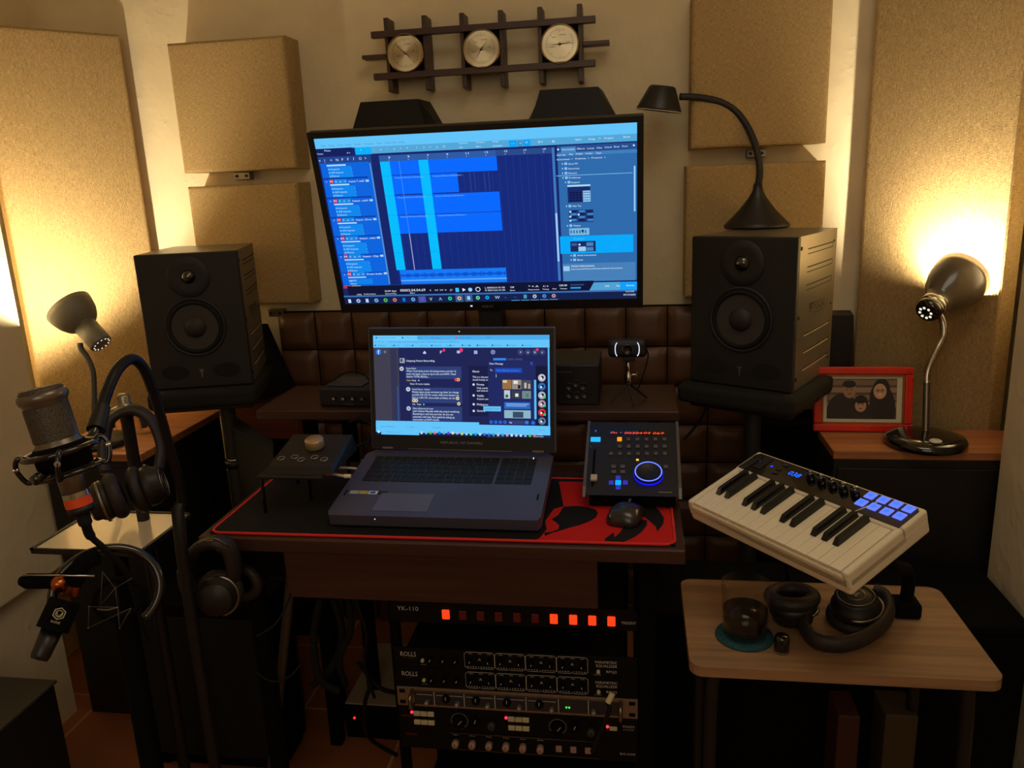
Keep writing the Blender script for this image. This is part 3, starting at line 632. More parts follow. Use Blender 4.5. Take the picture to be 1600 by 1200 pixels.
for x0_, y0_, x1_, y1_, c in ((400, 566, 440, 590, (220, 200, 160)), (500, 570, 540, 600, (230, 225, 215)), (540, 610, 565, 645, (30, 25, 25)), (600, 590, 620, 640, (200, 190, 170)), (636, 600, 655, 645, (180, 170, 150)), (425, 700, 450, 728, (20, 110, 60)), (515, 690, 545, 720, (220, 230, 230)), (612, 690, 640, 725, (40, 140, 110)), (492, 860, 590, 916, (50, 75, 100)), (430, 785, 640, 793, (170, 205, 240)), (430, 802, 620, 810, (150, 190, 235))): u.R(Q6(x0_, y0_), Q6(x1_, y1_), c)
u.R(Q6(690, 562), Q6(712, 928), (90, 185, 245)); u.R(Q6(218, 810), Q6(382, 858), (98, 190, 240)); u.up(); u.T('Saturday 2:13 pm', Q6(234, 840), 2.4, (40, 100, 170), 22)
for i in range(4): u.D(Q6(290+i*43, 958), 2.6, (30, 110, 240)); u.D(Q6(290+i*43, 958), 1.0, (28, 38, 96), k=2)
u.R(Q6(448, 940), Q6(640, 978), (50, 60, 112)); u.up(); u.T('Aa', Q6(460, 968), 2.8, wpx=4); u.D(Q6(622, 960), 2.6, (30, 130, 240)); u.D(Q6(680, 962), 2.8, (30, 110, 240))
for i, c in enumerate(((190, 190, 200), (40, 110, 180), (170, 180, 190), (180, 150, 160), (210, 50, 50), (90, 120, 150))):
    y = (542, 624, 705, 784, 865, 945)[i]; u.D(Q6(762, y), 5.8, c); u.D(Q6(768, y-4), 2.2, (20, 25, 40), k=2); u.D(Q6(756, y+5), 1.6, (235, 235, 240), k=4)
    if 2 <= i < 5: u.D(Q6(788, y+20), 1.8, (40, 200, 120), k=6)
u.R(Q6(818, 262), Q6(836, 992), (80, 180, 245))
v0_ = u.uv(P6(163, 955))[1]; v1_ = u.uv(P6(163, 1040))[1]
u.ruv(0, v0_+.02, 1, v1_+.02, (98, 196, 250)); u.R(P6(163, 952), Q6(178, 990), (98, 196, 250)); u.up()
for x, y, g, w_ in ((210, 1012, 'Invoice-2007-08.pdf', 22), (455, 1014, '9-11-44.pdf', 12), (697, 1018, '9-8-44.pdf', 13)): u.T(g, P6(x, y), 1.9, (60, 120, 180), w_)
u.T('Show all', Q6(735, 1032), 1.9, (60, 120, 180), 8)
u.ruv(0, v1_+.02, 1, 1, (14, 28, 72)); u.up(); u.R(P6(213, 1040), P6(575, 1087), (98, 196, 250)); u.up(); u.T('Type here to search', P6(262, 1064), 1.9, (60, 120, 180), 22)
u.R(P6(180, 1048), P6(200, 1068), (220, 235, 255))
cs = [c for _, c in ic]
for i in range(27):
    p = (P6(597+i*42, 1064)) if i < 10 else Q6(17+(i-10)*42.2, 1070+(i-10)*.8); c = cs[(i+2) % len(cs)]
    (u.D(p, 2.2, c) if i % 3 else u.R((p[0]-1.9, p[1]-2), (p[0]+1.9, p[1]+2), c))
    if 15 < i < 21: u.R((p[0]-2.8, p[1]+3.6), (p[0]+2.8, p[1]+4.2), (110, 170, 230))
u.T('9:15 PM', Q6(720, 1077), 1.7, wpx=7); u.T('09/10/2020', Q6(708, 1094), 1.7, wpx=11)
loc_build(u.b, 'screen_display', SX, lid)
# cooler under the laptop
cl = root('laptop_cooler', 'low black laptop cooling stand under the open laptop', 'laptop stand', (-.376, 1.36, DZ+.005))
b = MB(); b.add([(-.19, -.008, 0), (.19, -.008, 0), (.19, .235, 0), (-.19, .235, 0), (-.19, -.008, .003), (.19, -.008, .003), (.19, .235, .041), (-.19, .235, .041)], [[3, 2, 1, 0], [4, 5, 6, 7], [0, 1, 5, 4], [1, 2, 6, 5], [2, 3, 7, 6], [3, 0, 4, 7]], BLK); b.build('wedge_body', cl)
b = MB(); 
for k in range(6): b.box((-.15+k*.06, -.009, .0005), (-.13+k*.06, -.008, .0025), mat('vent_dark', (5, 5, 5), .9))
b.build('front_vents', cl)

# ------------------------------------------------------------------ transport controller (right of laptop)
CW, CD_ = .178, .21
cx_ = TR((-.006, 1.452, .785), (0, 0, -.01)) @ Matrix.Rotation(pi/2-1.13, 4, 'X')
ct = root('transport_controller', 'black recording control surface with red digits and glowing blue jog wheel', 'controller', X=cx_)
b = MB(); b.add([(-CW/2, 0, 0), (CW/2, 0, 0), (CW/2, CD_, 0), (-CW/2, CD_, 0), (-CW/2, .014, -.016), (CW/2, .014, -.016), (CW/2, CD_-.05, -.022), (-CW/2, CD_-.05, -.022)], [[0, 1, 2, 3], [7, 6, 5, 4], [4, 5, 1, 0], [5, 6, 2, 1], [6, 7, 3, 2], [7, 4, 0, 3]], BLK); body = b.build('body', ct)
inv = cx_.inverted()
for sx in (-1, 1):
    x0_, x1_ = (CW/2, CW/2+.006) if sx > 0 else (-CW/2-.006, -CW/2)
    pr = [(CD_, .003), (.02, .003), (.0, -.006), (.012, -.022), (CD_, -.024)]
    b = MB(); n = len(pr); b.add([(x0_, y, z) for y, z in pr]+[(x1_, y, z) for y, z in pr], [list(range(n)), list(range(n, 2*n))[::-1]]+[[i, i+n, (i+1) % n+n, (i+1) % n] for i in range(n)], mat('grey_side', (95, 92, 90), .4, .4)); b.build('side_cheek', ct)
# stand wedge beneath
wz = MB()
c4 = [cx_ @ Vector(p) for p in ((-CW/2+.006, .012, -.0165), (CW/2-.006, .012, -.0165), (CW/2-.006, CD_-.045, -.023), (-CW/2+.006, CD_-.045, -.023))]
vs = [tuple(inv @ p) for p in c4]+[tuple(inv @ Vector((p.x, p.y, DZ+.0055))) for p in c4]
wz.add(vs, [[0, 1, 2, 3], [7, 6, 5, 4], [4, 5, 1, 0], [5, 6, 2, 1], [6, 7, 3, 2], [7, 4, 0, 3]], BLKM).build('wedge_foot', ct)
def K8(x, y):    # from the 8x crop, onto the panel plane
    p = (900+x/8, 640+y/8); q = cx_.translation; n_ = cx_.to_3x3() @ Vector((0, 0, 1)); d = ray(*p); t = (q-CAM).dot(n_)/d.dot(n_)
    return inv @ (CAM+d*t)
def cbtn(x, y, w, h, m, name='button', zz=.0025, label=None):
    p = K8(x, y); o = MB().box((p.x-w/2, p.y-h/2, .0002), (p.x+w/2, p.y+h/2, zz), m, .0008, 1).build(name, ct)
    if label: o['label'] = label
b = MB(); p0, p1 = K8(395, 262), K8(1140, 318); b.box((p0.x, p1.y, .0001), (p1.x, p0.y, .0008), BLKG)
for g, xa, xb, yy in (('Pn', 432, 512, 305), ('-', 552, 572, 298), ('00304', 608, 830, 308), ('04', 845, 930, 308), ('069', 962, 1100, 312)):
    a, c = K8(xa, yy), K8(xb, yy); b.text(g, a.x, a.y, .0062, em((255, 70, 40), 1.6), c.x-a.x, z=.0011, shear=.2)
b.build('time_display', ct)
UB = mat('button_grey', (88, 84, 84), .5)
for row, y in enumerate((375, 465, 555)):
    for k in range(7):
        x = 432+k*112+row*3
        if row < 2 and k == 0: continue
        if row == 0 and k == 1: cbtn(x, y, .0095, .0115, em((255, 140, 20), 1.4), label='lit orange button')
        else: cbtn(x, y, .0078, .009, UB)
for x, y in ((470, 717), (583, 717), (470, 782), (583, 782)): cbtn(x, y, .0095, .009, UB)
cbtn(1120, 718, .0085, .009, UB); cbtn(768, 630, .0052, .0052, em((255, 180, 50), 1.5), 'indicator_light', .0008)
cbtn(245, 378, .0205, .0135, em((30, 170, 255), 1.3), label='lit blue button'); cbtn(247, 268, .0022, .006, em((40, 100, 255), 1.2), 'indicator_light', .0008)
for x, y in ((527, 858), (440, 918), (617, 918), (527, 978)): cbtn(x, y, .0092, .0108, em((60, 60, 200), .75), 'cursor_button')
cbtn(527, 918, .0112, .0122, em((0, 150, 255), 1.5), 'cursor_button', label='bright blue centre cursor button')
a, c = K8(235, 500), K8(235, 960); MB().box((a.x-.0022, c.y, .0001), (a.x+.0022, a.y, .0006), BLKM).build('fader_slot', ct)
p = K8(225, 868); MB().box((p.x-.0065, p.y-.008, .001), (p.x+.0065, p.y+.007, .007), mat('fader_silver', (190, 180, 165), .4), .001).build('fader_cap', ct)
b = MB(); p = K8(245, 462); b.text('BEHRINGER', p.x, p.y, .003, mat('logo_dim2', (60, 62, 70), .5), .03, z=.0003); p = K8(190, 465); b.text('X', p.x-.004, p.y-.002, .006, mat('logo_dim3', (110, 110, 115), .5), z=.0003)
p = K8(1030, 1034); b.box((p.x, p.y-.0012, .0001), (p.x+.026, p.y+.0012, .0005), mat('logo_dim3', (0, 0, 0))); b.build('panel_markings', ct)
p = K8(905, 818); jw = MB().lathe([(.0285, 0), (.0285, .008), (.027, .010), (.0235, .010), (.022, .0085), (0, .0085)], BLK, 40, TR((p.x, p.y, 0))).build('jog_wheel', ct)
MB().lathe([(.0268, .0103), (.0262, .0113), (.0252, .0113), (.0246, .0103)], em((90, 110, 255), 2.2), 48, TR((p.x, p.y, 0)), cap=False).build('light_ring', jw)
MB().lathe([(.0292, .0005), (.0296, .003), (.0292, .006)], em((20, 20, 230), 1.1), 48, TR((p.x, p.y, 0)), cap=False).build('glow_skirt', jw)

# mouse
ms = root('computer_mouse', 'black wireless mouse with a blue light strip on the red mat', 'mouse', (-.016, 1.412, DZ+.0048), (0, 0, -.25))
def blob(prof, m, seg=20):   # prof: list of (y, halfwidth, height)
    vs = []; fs = []; n = len(prof)
    for y, w, h in prof:
        for k in range(seg): a = pi*k/(seg-1); vs.append((-cos(a)*w, y, max(0., sin(a))**.55*h))
    for i in range(n-1):
        for k in range(seg-1): q = i*seg+k; fs.append([q, q+seg, q+seg+1, q+1])
    fs.append([k for k in range(seg)]); fs.append([(n-1)*seg+k for k in range(seg)][::-1])
    for i in range(n-1): fs.append([i*seg, i*seg+seg-1, (i+1)*seg+seg-1, (i+1)*seg])
    return MB().add(vs, fs, m, True)
blob([(-.042, .012, .008), (-.040, .022, .018), (-.032, .029, .027), (-.015, .031, .033), (.005, .030, .032), (.022, .029, .026), (.034, .027, .019), (.040, .022, .012)], mat('mouse_black', (38, 36, 36), .3, coat=.3)).build('body', ms)
MB().tube([(-.031, -.022, .006), (-.033, -.005, .007), (-.030, .025, .006)], .0022, mat('mouse_trim', (110, 100, 90), .25, .8), 6).build('side_trim', ms)
MB().box((-.020, .0405, .008), (.004, .0425, .012), em((40, 50, 255), 1.6), .0008).build('light_strip', ms)
MB().lathe([(.008, -.0025), (.0085, 0), (.008, .0025)], BLKG, 16, TR((0, .028, .022), (0, pi/2, 0))).build('scroll_wheel', ms)

# ------------------------------------------------------------------ volume controller on little stand (left)
tf = pz(411, 803, DZ+.004)
sd = root('riser_stand', 'small black metal riser stand on the left end of the desk mat', 'stand', (0, 0, DZ+.0045)); zt = .075
sx0, sx1, sy0, sy1 = tf.x, tf.x+.128, tf.y, tf.y+.17
sd.location = ((sx0+sx1)/2, (sy0+sy1)/2, DZ+.0045); cxs, cys = sd.location.x, sd.location.y
MB().box((sx0-cxs-.004, sy0-cys-.004, zt), (sx1-cxs+.004, sy1-cys+.004, zt+.006), BLK, .002).build('top_plate', sd)
for x, y in ((sx0+.004, sy0+.004), (sx0+.074, sy0+.07), (sx1-.004, sy1-.004), (sx0+.004, sy1-.004)):
    MB().cyl((x-cxs, y-cys, 0), (x-cxs, y-cys, zt), .0035, BLKG, seg=10).build('leg', sd)
vc = root('volume_controller', 'black desktop monitor controller with a big bronze volume knob on the riser stand', 'audio controller', (cxs+.014, cys+.0, DZ+.0045+zt+.0065))
b = MB(); w, d = .072, .075; b.add([(-w, -d, 0), (w, -d, 0), (w, d, 0), (-w, d, 0), (-w+.006, -d+.012, .012), (w-.006, -d+.012, .012), (w-.006, d-.006, .036), (-w+.006, d-.006, .036)], [[3, 2, 1, 0], [4, 5, 6, 7], [0, 1, 5, 4], [1, 2, 6, 5], [2, 3, 7, 6], [3, 0, 4, 7]], mat('controller_black', (12, 12, 13), .5)); b.build('body', vc)
slp = math.atan2(.024, 2*d-.018)
def onv(x, y): return TR((x, y, .012+(y+d-.012)*math.tan(slp)), (slp, 0, 0))
MB().lathe([(.0, 0), (.0185, 0), (.0195, .002), (.0195, .017), (.0182, .0195), (0, .0195)], mat('bronze_knob', (185, 158, 120), .38, .6), 36, onv(.004, .015)).build('volume_knob', vc)
for k, (x, y) in enumerate(((-.050, -.034), (-.024, -.028), (-.006, -.038), (.019, -.028), (.042, -.036))):
    MB().lathe([(.0075, .0), (.008, .0015), (.0072, .0022), (.0064, .0012), (0, .0012)], CHR if k < 9 else BLK, 20, onv(x, y)).lathe([(.0064, .0014), (0, .0018)], BLK, 20, onv(x, y), cap=False).build('round_button', vc)
# white usb cable from the laptop
p = [pd(548, 744, 1.60), pd(538, 744, 1.60), pd(522, 741, 1.62), pd(508, 738, 1.63), pd(504, 734, 1.65), pd(512, 731, 1.67), pd(540, 731, 1.70), pd(562, 733, 1.72)]
tag(MB().tube(p, .0028, WHT, 8, 6).cyl(p[1], p[0], .0042, WHT, seg=10).build('usb_cable'), 'short white cable plugged into the left side of the laptop', 'cable')

# ------------------------------------------------------------------ things on rear shelf
a = py_(498, 622, SHY0+.03); c = py_(582, 626, SHY0+.03); wd = c.x-a.x
hb = root('audio_interface', 'small black box with four silver dials on the shelf left of laptop', 'audio interface', ((a.x+c.x)/2, SHY0+.03, SHZ), (0, 0, -.06))
b = MB(); W2 = wd/2; b.box((-W2, 0, .0005), (W2, .15, .045), mat('navy_black', (20, 24, 32), .4), .004); b.box((-W2+.015, .02, .045), (W2-.03, .11, .048), mat('panel_navy', (38, 46, 60), .3), .001); bd = b.build('case', hb)
for k in range(4):
    x = -W2*.42+k*W2*.36; MB().cyl((x, -.006, .022), (x, 0, .022), .0055, BLK, seg=20).cyl((x, -.0068, .022), (x, -.006, .022), .0035, CHR, seg=16).build('dial', hb)
MB().box((-.005, -.001, .006), (.02, 0, .009), mat('slot_grey', (60, 62, 66), .5)).build('front_slot', hb)
MB().tube([(-W2+.01, .06, .05), (-W2*.4, .08, .066), (W2*.3, .07, .065), (W2-.005, .03, .045)], .0022, RUB, 6).build('handle_cable', hb)
a = py_(868, 630, SHY0+.04)
ha = root('headphone_amplifier', 'black audio unit with faint round dials on the shelf right of laptop', 'audio unit', (a.x, SHY0+.05, SHZ))
MB().box((-.02, 0, .0005), (.1, .16, .095), mat('unit_black', (15, 16, 20), .4), .003).build('case', ha)
b = MB(); b.text('ultimate headphone amp', -.012, .077, .004, mat('print_grey', (100, 102, 110), .5), .05, X=FRONT, z=.0006); b.build('front_text', ha)
for x, z in ((.032, .045), (.048, .052), (.064, .045), (.032, .026), (.05, .024), (.067, .026)):
    MB().lathe([(.0085, 0), (.0085, .004), (.0078, .0045), (.0072, .003), (0, .003)], mat('ring_grey', (60, 62, 66), .35, .6), 20, TR((x, 0, z)) @ FRONT).build('dial', ha)

# webcam on tripod
a = py_(982, 636, SHY0+.04)
wc = root('webcam', 'black webcam with two white light arcs on a chrome mini tripod', 'webcam', (a.x, SHY0+.08, SHZ))
hz = py_(985, 544, SHY0+.08).z-SHZ
b = MB(); seg = 20
b.box((-.046, -.012, hz-.021), (.042, .018, hz+.021), BLK, .011, 3); bd = b.build('body', wc)
MB().lathe([(.012, 0), (.0125, .004), (.010, .005), (.009, .002), (0, .004)], BLKG, 28, TR((-.002, -.012, hz)) @ FRONT).build('lens', wc)
for sx, cx0 in ((-1, -.0235), (1, .0185)):
    pts = [(cx0+sx*.006*cos(t), -.0128, hz+.016*sin(t)) for t in [radians(-75+k*15) for k in range(11)]]
    MB().tube(pts, .0009, em((215, 225, 255), 1.5), 6, 1).build('light_arc', bd)
b = MB(); b.box((-.012, -.005, hz-.03), (.014, .012, hz-.02), BLK, .002); b.build('clip', wc)
MB().lathe([(0, 0), (.007, 0), (.0085, .004), (.0085, .022), (.006, .026), (.004, .034), (.0055, .038), (.004, .044), (.002, hz-.03-(hz-.085))], CHR, 20, TR((0, 0, hz-.085))).cyl((.008, 0, hz-.062), (.018, 0, hz-.062), .0018, CHR, seg=8).cyl((.018, 0, hz-.066), (.018, 0, hz-.058), .003, CHR, seg=8).build('tripod_head', wc)
for x, y in ((-.042, -.02), (.012, -.035), (.042, .025)): MB().cyl((0, 0, hz-.082), (x, y, .002), .0032, BLK, .002, 8).build('tripod_leg', wc)
MB().tube([(.03, .018, hz), (.045, .03, hz-.02), (.035, .04, hz-.07), (.02, .06, .01)], .0016, RUB, 6).build('cord', wc)

# ------------------------------------------------------------------ studio speakers
SW, SHt, SDp = .247, .343, .298
SPK = mat('speaker_black', (17, 16, 15), .6, bump='fine'); SPKS = mat('speaker_side', (98, 93, 82), .34, .15)
def sidex(y): t = max(0, y)/SDp; return SW/2-.003-.013*t**1.8
def speaker(label, loc, yaw, slots):
    r = root('studio_monitor_speaker', label, 'speaker', loc, (0, 0, yaw))
    n = 12; ys = [SDp*k/n for k in range(n+1)]
    poly = [(-sidex(y), y) for y in ys][::-1]+[(sidex(y), y) for y in ys]
    poly = [(x, max(y, .012)) for x, y in poly]
    MB().prism(poly, .001, SHt, SPKS).build('cabinet', r)
    fb = MB().box((-SW/2, 0, .001), (SW/2, .018, SHt), SPK, .003).build('front_baffle', r)
    # woofer
    X = TR((0, -.001, .158)) @ FRONT
    wf = MB().lathe([(.076, 0), (.075, .003), (.071, .003), (.068, .001)], SPK, 48, X, cap=False).build('woofer', fb)
    fb2 = MB().lathe([(.068, .001), (.065, .005), (.060, .0055), (.057, .001)], RUB, 48, X, cap=False).lathe([(.057, .001), (.026, -.0)], mat('cone_grey', (48, 45, 42), .7), 48, X, cap=False)
    fb2.lathe([(.027, .0012), (.021, .008), (.011, .0115), (0, .0125)], mat('dust_cap', (28, 26, 26), .6), 40, X, cap=False).build('cone', wf)
    X = TR((0, -.001, .285)) @ FRONT
    tw = MB().lathe([(.052, 0), (.050, .0025), (.032, .001), (.016, .0005)], SPK, 48, X, cap=False).build('tweeter', fb)
    MB().lathe([(.017, .0008), (.013, .008), (.007, .011), (0, .012)], mat('dome_metal', (90, 90, 88), .12, 1.), 32, X, cap=False).build('dome', tw)
    for sx in (-1, 1):
        b = MB(); vs = [(sx*.064+.034*cos(2*pi*k/28), -.0006, .043+.019*sin(2*pi*k/28)) for k in range(28)]
        b.add(vs, [list(range(28))], mat('port_black', (6, 6, 6), .9)); b.build('port', fb)
    b = MB(); LGO = mat('logo_silver', (150, 148, 140), .3, .8)
    for dz, w in ((.010, .013), (.005, .010), (0, .005)): b.box((-w/2+.002, -.0008, .036+dz), (w/2, -.0002, .0385+dz), LGO)
    b.box((.000, -.0008, .028), (.002, -.0002, .036), LGO); b.build('logo', fb)
    for sx in slots:
        if sx < 0: continue
        def strip(b, y0, y1, za, zb, m, off, k=10, rise=0.):
            vs = []; fs = []
            for i in range(k+1):
                y = y0+(y1-y0)*i/k; x = sx*(sidex(y)+off); vs += [(x, y, za+rise*i/k), (x, y, zb+rise*i/k)]
            for i in range(k): q = 2*i; fs.append([q, q+2, q+3, q+1] if sx > 0 else [q+1, q+3, q+2, q])
            b.add(vs, fs, m)
        dk_ = mat('slot_black', (8, 8, 7), .8); lt = mat('slot_glint', (225, 210, 175), .4)  # pale strips paint the glint along the lower slots
        sp = MB()
        for z in (.302, .262, .222):
            strip(sp, .07, .262, z+.0095, z+.0125, dk_, .0006); strip(sp, .07, .262, z-.001, z+.0012, dk_, .0006); strip(sp, .262, .266, z, z+.012, dk_, .0006)
        sp.build('upper_side_slots', r); sp = MB()
        for z in (.118, .078, .038):
            strip(sp, .07, .262, z+.003, z+.0055, dk_, .0006); strip(sp, .07, .262, z, z+.003, lt, .0008); strip(sp, .258, .266, z, z+.008, dk_, .0006)
        sp.build('lower_side_slots', r)
        for (y, z) in ((.03, .317), (.03, .165), (.03, .025), (.272, .315), (.272, .165), (.272, .03)):
            MB().cyl((sx*(sidex(y)-.002), y, z), (sx*(sidex(y)+.0012), y, z), .0045 if y < .1 else .003, dk_, seg=14).build('screw_hole', r)
        if sx > 0:
            b = MB(); yc = .15; an = math.atan2(sidex(yc+.05)-sidex(yc-.05), .1)
            X = TR((sidex(.165)+.0016, .165, .172), (0, 0, 0)) @ Matrix.Rotation(pi/2-an*0+an*-1, 4, 'Z') @ FRONT
            X = Matrix.Translation((sidex(.165)+.0016, .165, .172)) @ Matrix.Rotation(pi/2-an, 4, 'Z') @ FRONT
            b.text('FOCAL', -.035, -.003, .021, dk_, .085, X=X); b.text('PRECISION LISTENING', -.035, -.011, .0045, dk_, .07, X=X)
            for dz, w in ((.014, .024), (.006, .018), (-.002, .010)): b.box((-.068+(.024-w)*.3, dz-.002, 0), (-.068+w, dz+.003, .0003), dk_, X=X)
            b.build('side_lettering', r)
    return r
rz = .898; lz = .899
speaker('black studio speaker on right stand with a desk lamp standing on top', (.238, 1.846, rz), -.539, (1,))
speaker('black studio speaker on left stand, bare on top, beside the grey lamp', (-1.096, 1.850, lz), .273, (1, -1))
def pad_stand(loc, yaw, z, lp, ls, w, d, polex):
    r = root('isolation_pad', lp, 'pad', (loc[0], loc[1], z-.048), (0, 0, yaw))
    b = MB(); b.box((-w/2, -.035, 0), (w/2, d-.035, .047), mat('foam_grey', (38, 37, 34), .95, bump='fine', spec=.1), .014, 3); b.build('foam_block', r)
    s = root('speaker_stand', ls, 'speaker stand', (loc[0], loc[1], 0), (0, 0, yaw)); zt = z-.05
    MB().box((-w/2+.02, .0, zt-.012), (w/2-.02, d-.07, zt), BLK, .003).build('top_plate', s)
    MB().cyl((polex, .09, .03), (polex, .09, zt-.012), .020, GREY, seg=24).build('pole', s)
    MB().lathe([(.024, 0), (.027, .003), (.027, .016), (.024, .02)], BLK, 24, TR((polex, .09, zt-.2))).cyl((polex+.025, .09, zt-.19), (polex+.05, .08, zt-.19), .004, BLK, seg=10).build('height_collar', s)
    MB().lathe([(.021, 0), (.023, .002), (.021, .004)], CHR, 24, TR((polex, .09, zt-.178)), cap=False).build('collar_ring', s)
    MB().lathe([(0, 0), (.105, 0), (.105, .014), (.03, .03), (0, .03)], BLK, 36, TR((polex, .09, 0))).build('base', s)
pad_stand((.238, 1.846), -.539, rz, 'thick dark foam pad under the right speaker', 'black pole speaker stand holding the right speaker', .285, .3, 0)
pad_stand((-1.096, 1.850), .273, lz, 'thick dark foam pad under the left speaker', 'black pole speaker stand holding the left speaker', .27, .29, .03)

# ------------------------------------------------------------------ lamps
zt = rz+SHt
lb = pz(1182, 356, zt)
gl = root('desk_lamp', 'matte black gooseneck desk lamp with cone base standing on right speaker, switched off', 'lamp', lb)
MB().lathe([(0, .0005), (.078, .0005), (.081, .004), (.080, .009), (.074, .015), (.045, .045), (.022, .075), (.013, .092), (.010, .11), (0, .11)], mat('lamp_black', (20, 20, 20), .42), 48).build('base', gl)
b = MB(); nrm = Vector((-.35, -1, 0)); b.text('iHome', -.02, .028, .006, mat('logo_dim3', (0, 0, 0)), .026, X=TR((-.003, -.0595, 0)) @ Matrix.Rotation(radians(-43), 4, 'X') @ FRONT); b.build('logo', gl)
dep = (lb-CAM).dot(FW)
gp = [pd(*q, dep)-lb for q in ((1188, 302), (1187, 262), (1178, 220), (1158, 183), (1132, 162), (1098, 153), (1062, 151))]
gp[0] = Vector((0, 0, .10)); 
MB().tube([Vector((0, 0, .10))]+gp[1:], .0085, mat('lamp_rubber', (22, 22, 22), .6), 12, 8, ribs=.03).build('gooseneck', gl)
hp = pd(1033, 150, dep)-lb; 
MB().lathe([(0, .024), (.030, .024), (.034, .020), (.056, -.030), (.0575, -.034), (.054, -.034), (.03, .015), (0, .018)], mat('lamp_black', (0, 0, 0)), 40, TR(hp, (radians(3), radians(9), 0))).build('lamp_head', gl)
MB().lathe([(.0535, -.0335), (.0575, -.0345), (.0575, -.037), (.0535, -.037)], mat('diffuser_rim', (170, 160, 150), .3), 40, TR(hp, (radians(3), radians(9), 0)), cap=False).lathe([(0, -.034), (.0535, -.034)], WHT, 40, TR(hp, (radians(3), radians(9), 0)), cap=False).build('led_rim', gl)

WARM = (1, .85, .60)
def bulb(name, p, power, r=.02):
    ld = bpy.data.lights.new(name, 'POINT'); ld.energy = power; ld.color = WARM; ld.shadow_soft_size = r
    lo = bpy.data.objects.new(name, ld); COL.objects.link(lo); lo.location = p; return lo
CABZ = .76
# right lamp
lb = Vector((.655, 1.85, CABZ)); rl = root('desk_lamp', 'glossy black desk lamp with chrome neck, switched on, standing right of framed photo', 'lamp', lb)
MB().lathe([(0, .0005), (.080, .0005), (.086, .004), (.087, .012), (.082, .020), (.06, .027), (.03, .030), (0, .031)], BLKG, 56).build('base', rl)
p = pz(1462, 688, CABZ+.03)-lb; MB().lathe([(.013, 0), (.013, .003), (.010, .005), (0, .005)], WHT, 24, TR((p.x, p.y, .0265))).build('switch', rl)
dep = (lb-CAM).dot(FW)
q0 = pd(1446, 676, dep)-lb; st = Vector((q0.x, q0.y, .03))
ng = [pd(*q, dep)-lb for q in ((1448, 600), (1450, 578), (1463, 548), (1474, 525), (1473, 502), (1464, 487))]
MB().cyl(st, ng[0], .0075, mat('neck_metal', (120, 112, 100), .3, .9), seg=14).build('neck_tube', rl)
MB().tube(ng, .0072, CHR, 10, 10, ribs=.12).build('gooseneck', rl)
ax = (pd(1515, 425, dep+.06)-pd(1448, 492, dep)).normalized(); hb0 = pd(1446, 489, dep)-lb
X = axisX(hb0, ax)
hd = MB().lathe([(0, 0), (.023, .001), (.0285, .009), (.0295, .028)], BLKG, 36, X).build('socket', rl)
b = MB()
for k in range(8): a = 2*pi*k/8; b.lathe([(0, -.001), (.0032, -.0008), (.0032, .0)], em((255, 245, 220), .9), 10, X @ TR((.0135*cos(a), .0135*sin(a), 0)))
b.build('vent_holes', hd)
MB().lathe([(.0298, .024), (.031, .026), (.031, .036), (.0298, .038)], CHR, 36, X, cap=False).build('chrome_band', hd)
sh = MB().lathe([(.0295, .039), (.027, .045), (.034, .058), (.049, .082), (.059, .11), (.063, .135), (.064, .155), (.0625, .155), (.057, .11), (.046, .082), (.030, .060), (.02, .048)], mat('shade_grey', (78, 70, 58), .28, coat=.4), 48, X, cap=False).build('shade', rl)
MB().lathe([(0, .055), (.012, .058), (.022, .085), (.022, .10), (.012, .115), (0, .118)], em((255, 225, 150), 6), 20, X, cap=False).build('light_bulb', rl)
bulb('lamp_light_right', lb+hb0+ax*.134, 36)
# left lamp
lb = Vector((-1.375, 1.805, CABZ)); ll = root('desk_lamp', 'matte grey desk lamp with flared shade, switched on, in front of left corner panel', 'lamp', lb)
MB().lathe([(0, .0005), (.07, .0005), (.072, .008), (.066, .016), (.02, .02), (0, .02)], BLK, 40).build('base', ll)
dep = (pd(140, 600, 1)-CAM).length*0+((lb+Vector((0, 0, .15)))-CAM).dot(FW)
ng = [Vector((0, 0, .018))]+[pd(*q, dep)-lb for q in ((148, 650), (147, 610), (145, 580), (136, 558), (127, 545), (125, 536))]
MB().tube(ng, .0068, mat('neck_grey', (60, 58, 52), .5), 10, 8, ribs=.1).build('gooseneck', ll)
h0 = pd(159, 538, dep)-lb; ax = (pd(98, 470, dep+.01)-pd(159, 538, dep)).normalized(); X = axisX(h0, ax)
GS = mat('lamp_grey', (105, 100, 86), .5)
so = MB().lathe([(0, 0), (.0265, 0), (.0282, .004), (.0285, .065)], GS, 36, X).build('socket', ll)
b = MB()
for k in range(12): a = 2*pi*k/12; b.lathe([(0, -.001), (.002, -.0008), (.002, 0)], em((255, 245, 220), 1.0), 8, X @ TR((.021*cos(a), .021*sin(a), 0)))
b.build('vent_holes', so)
MB().lathe([(.0285, .065), (.042, .077), (.0525, .096), (.058, .118), (.0595, .132), (.058, .132), (.050, .098), (.040, .081), (.022, .07)], GS, 48, X, cap=False).build('shade', ll)
MB().lathe([(0, .07), (.012, .075), (.022, .09), (.022, .10), (.012, .112), (0, .115)], em((255, 225, 150), 6), 20, X, cap=False).build('light_bulb', ll)
bulb('lamp_light_left', lb+h0+ax*.112, 36)

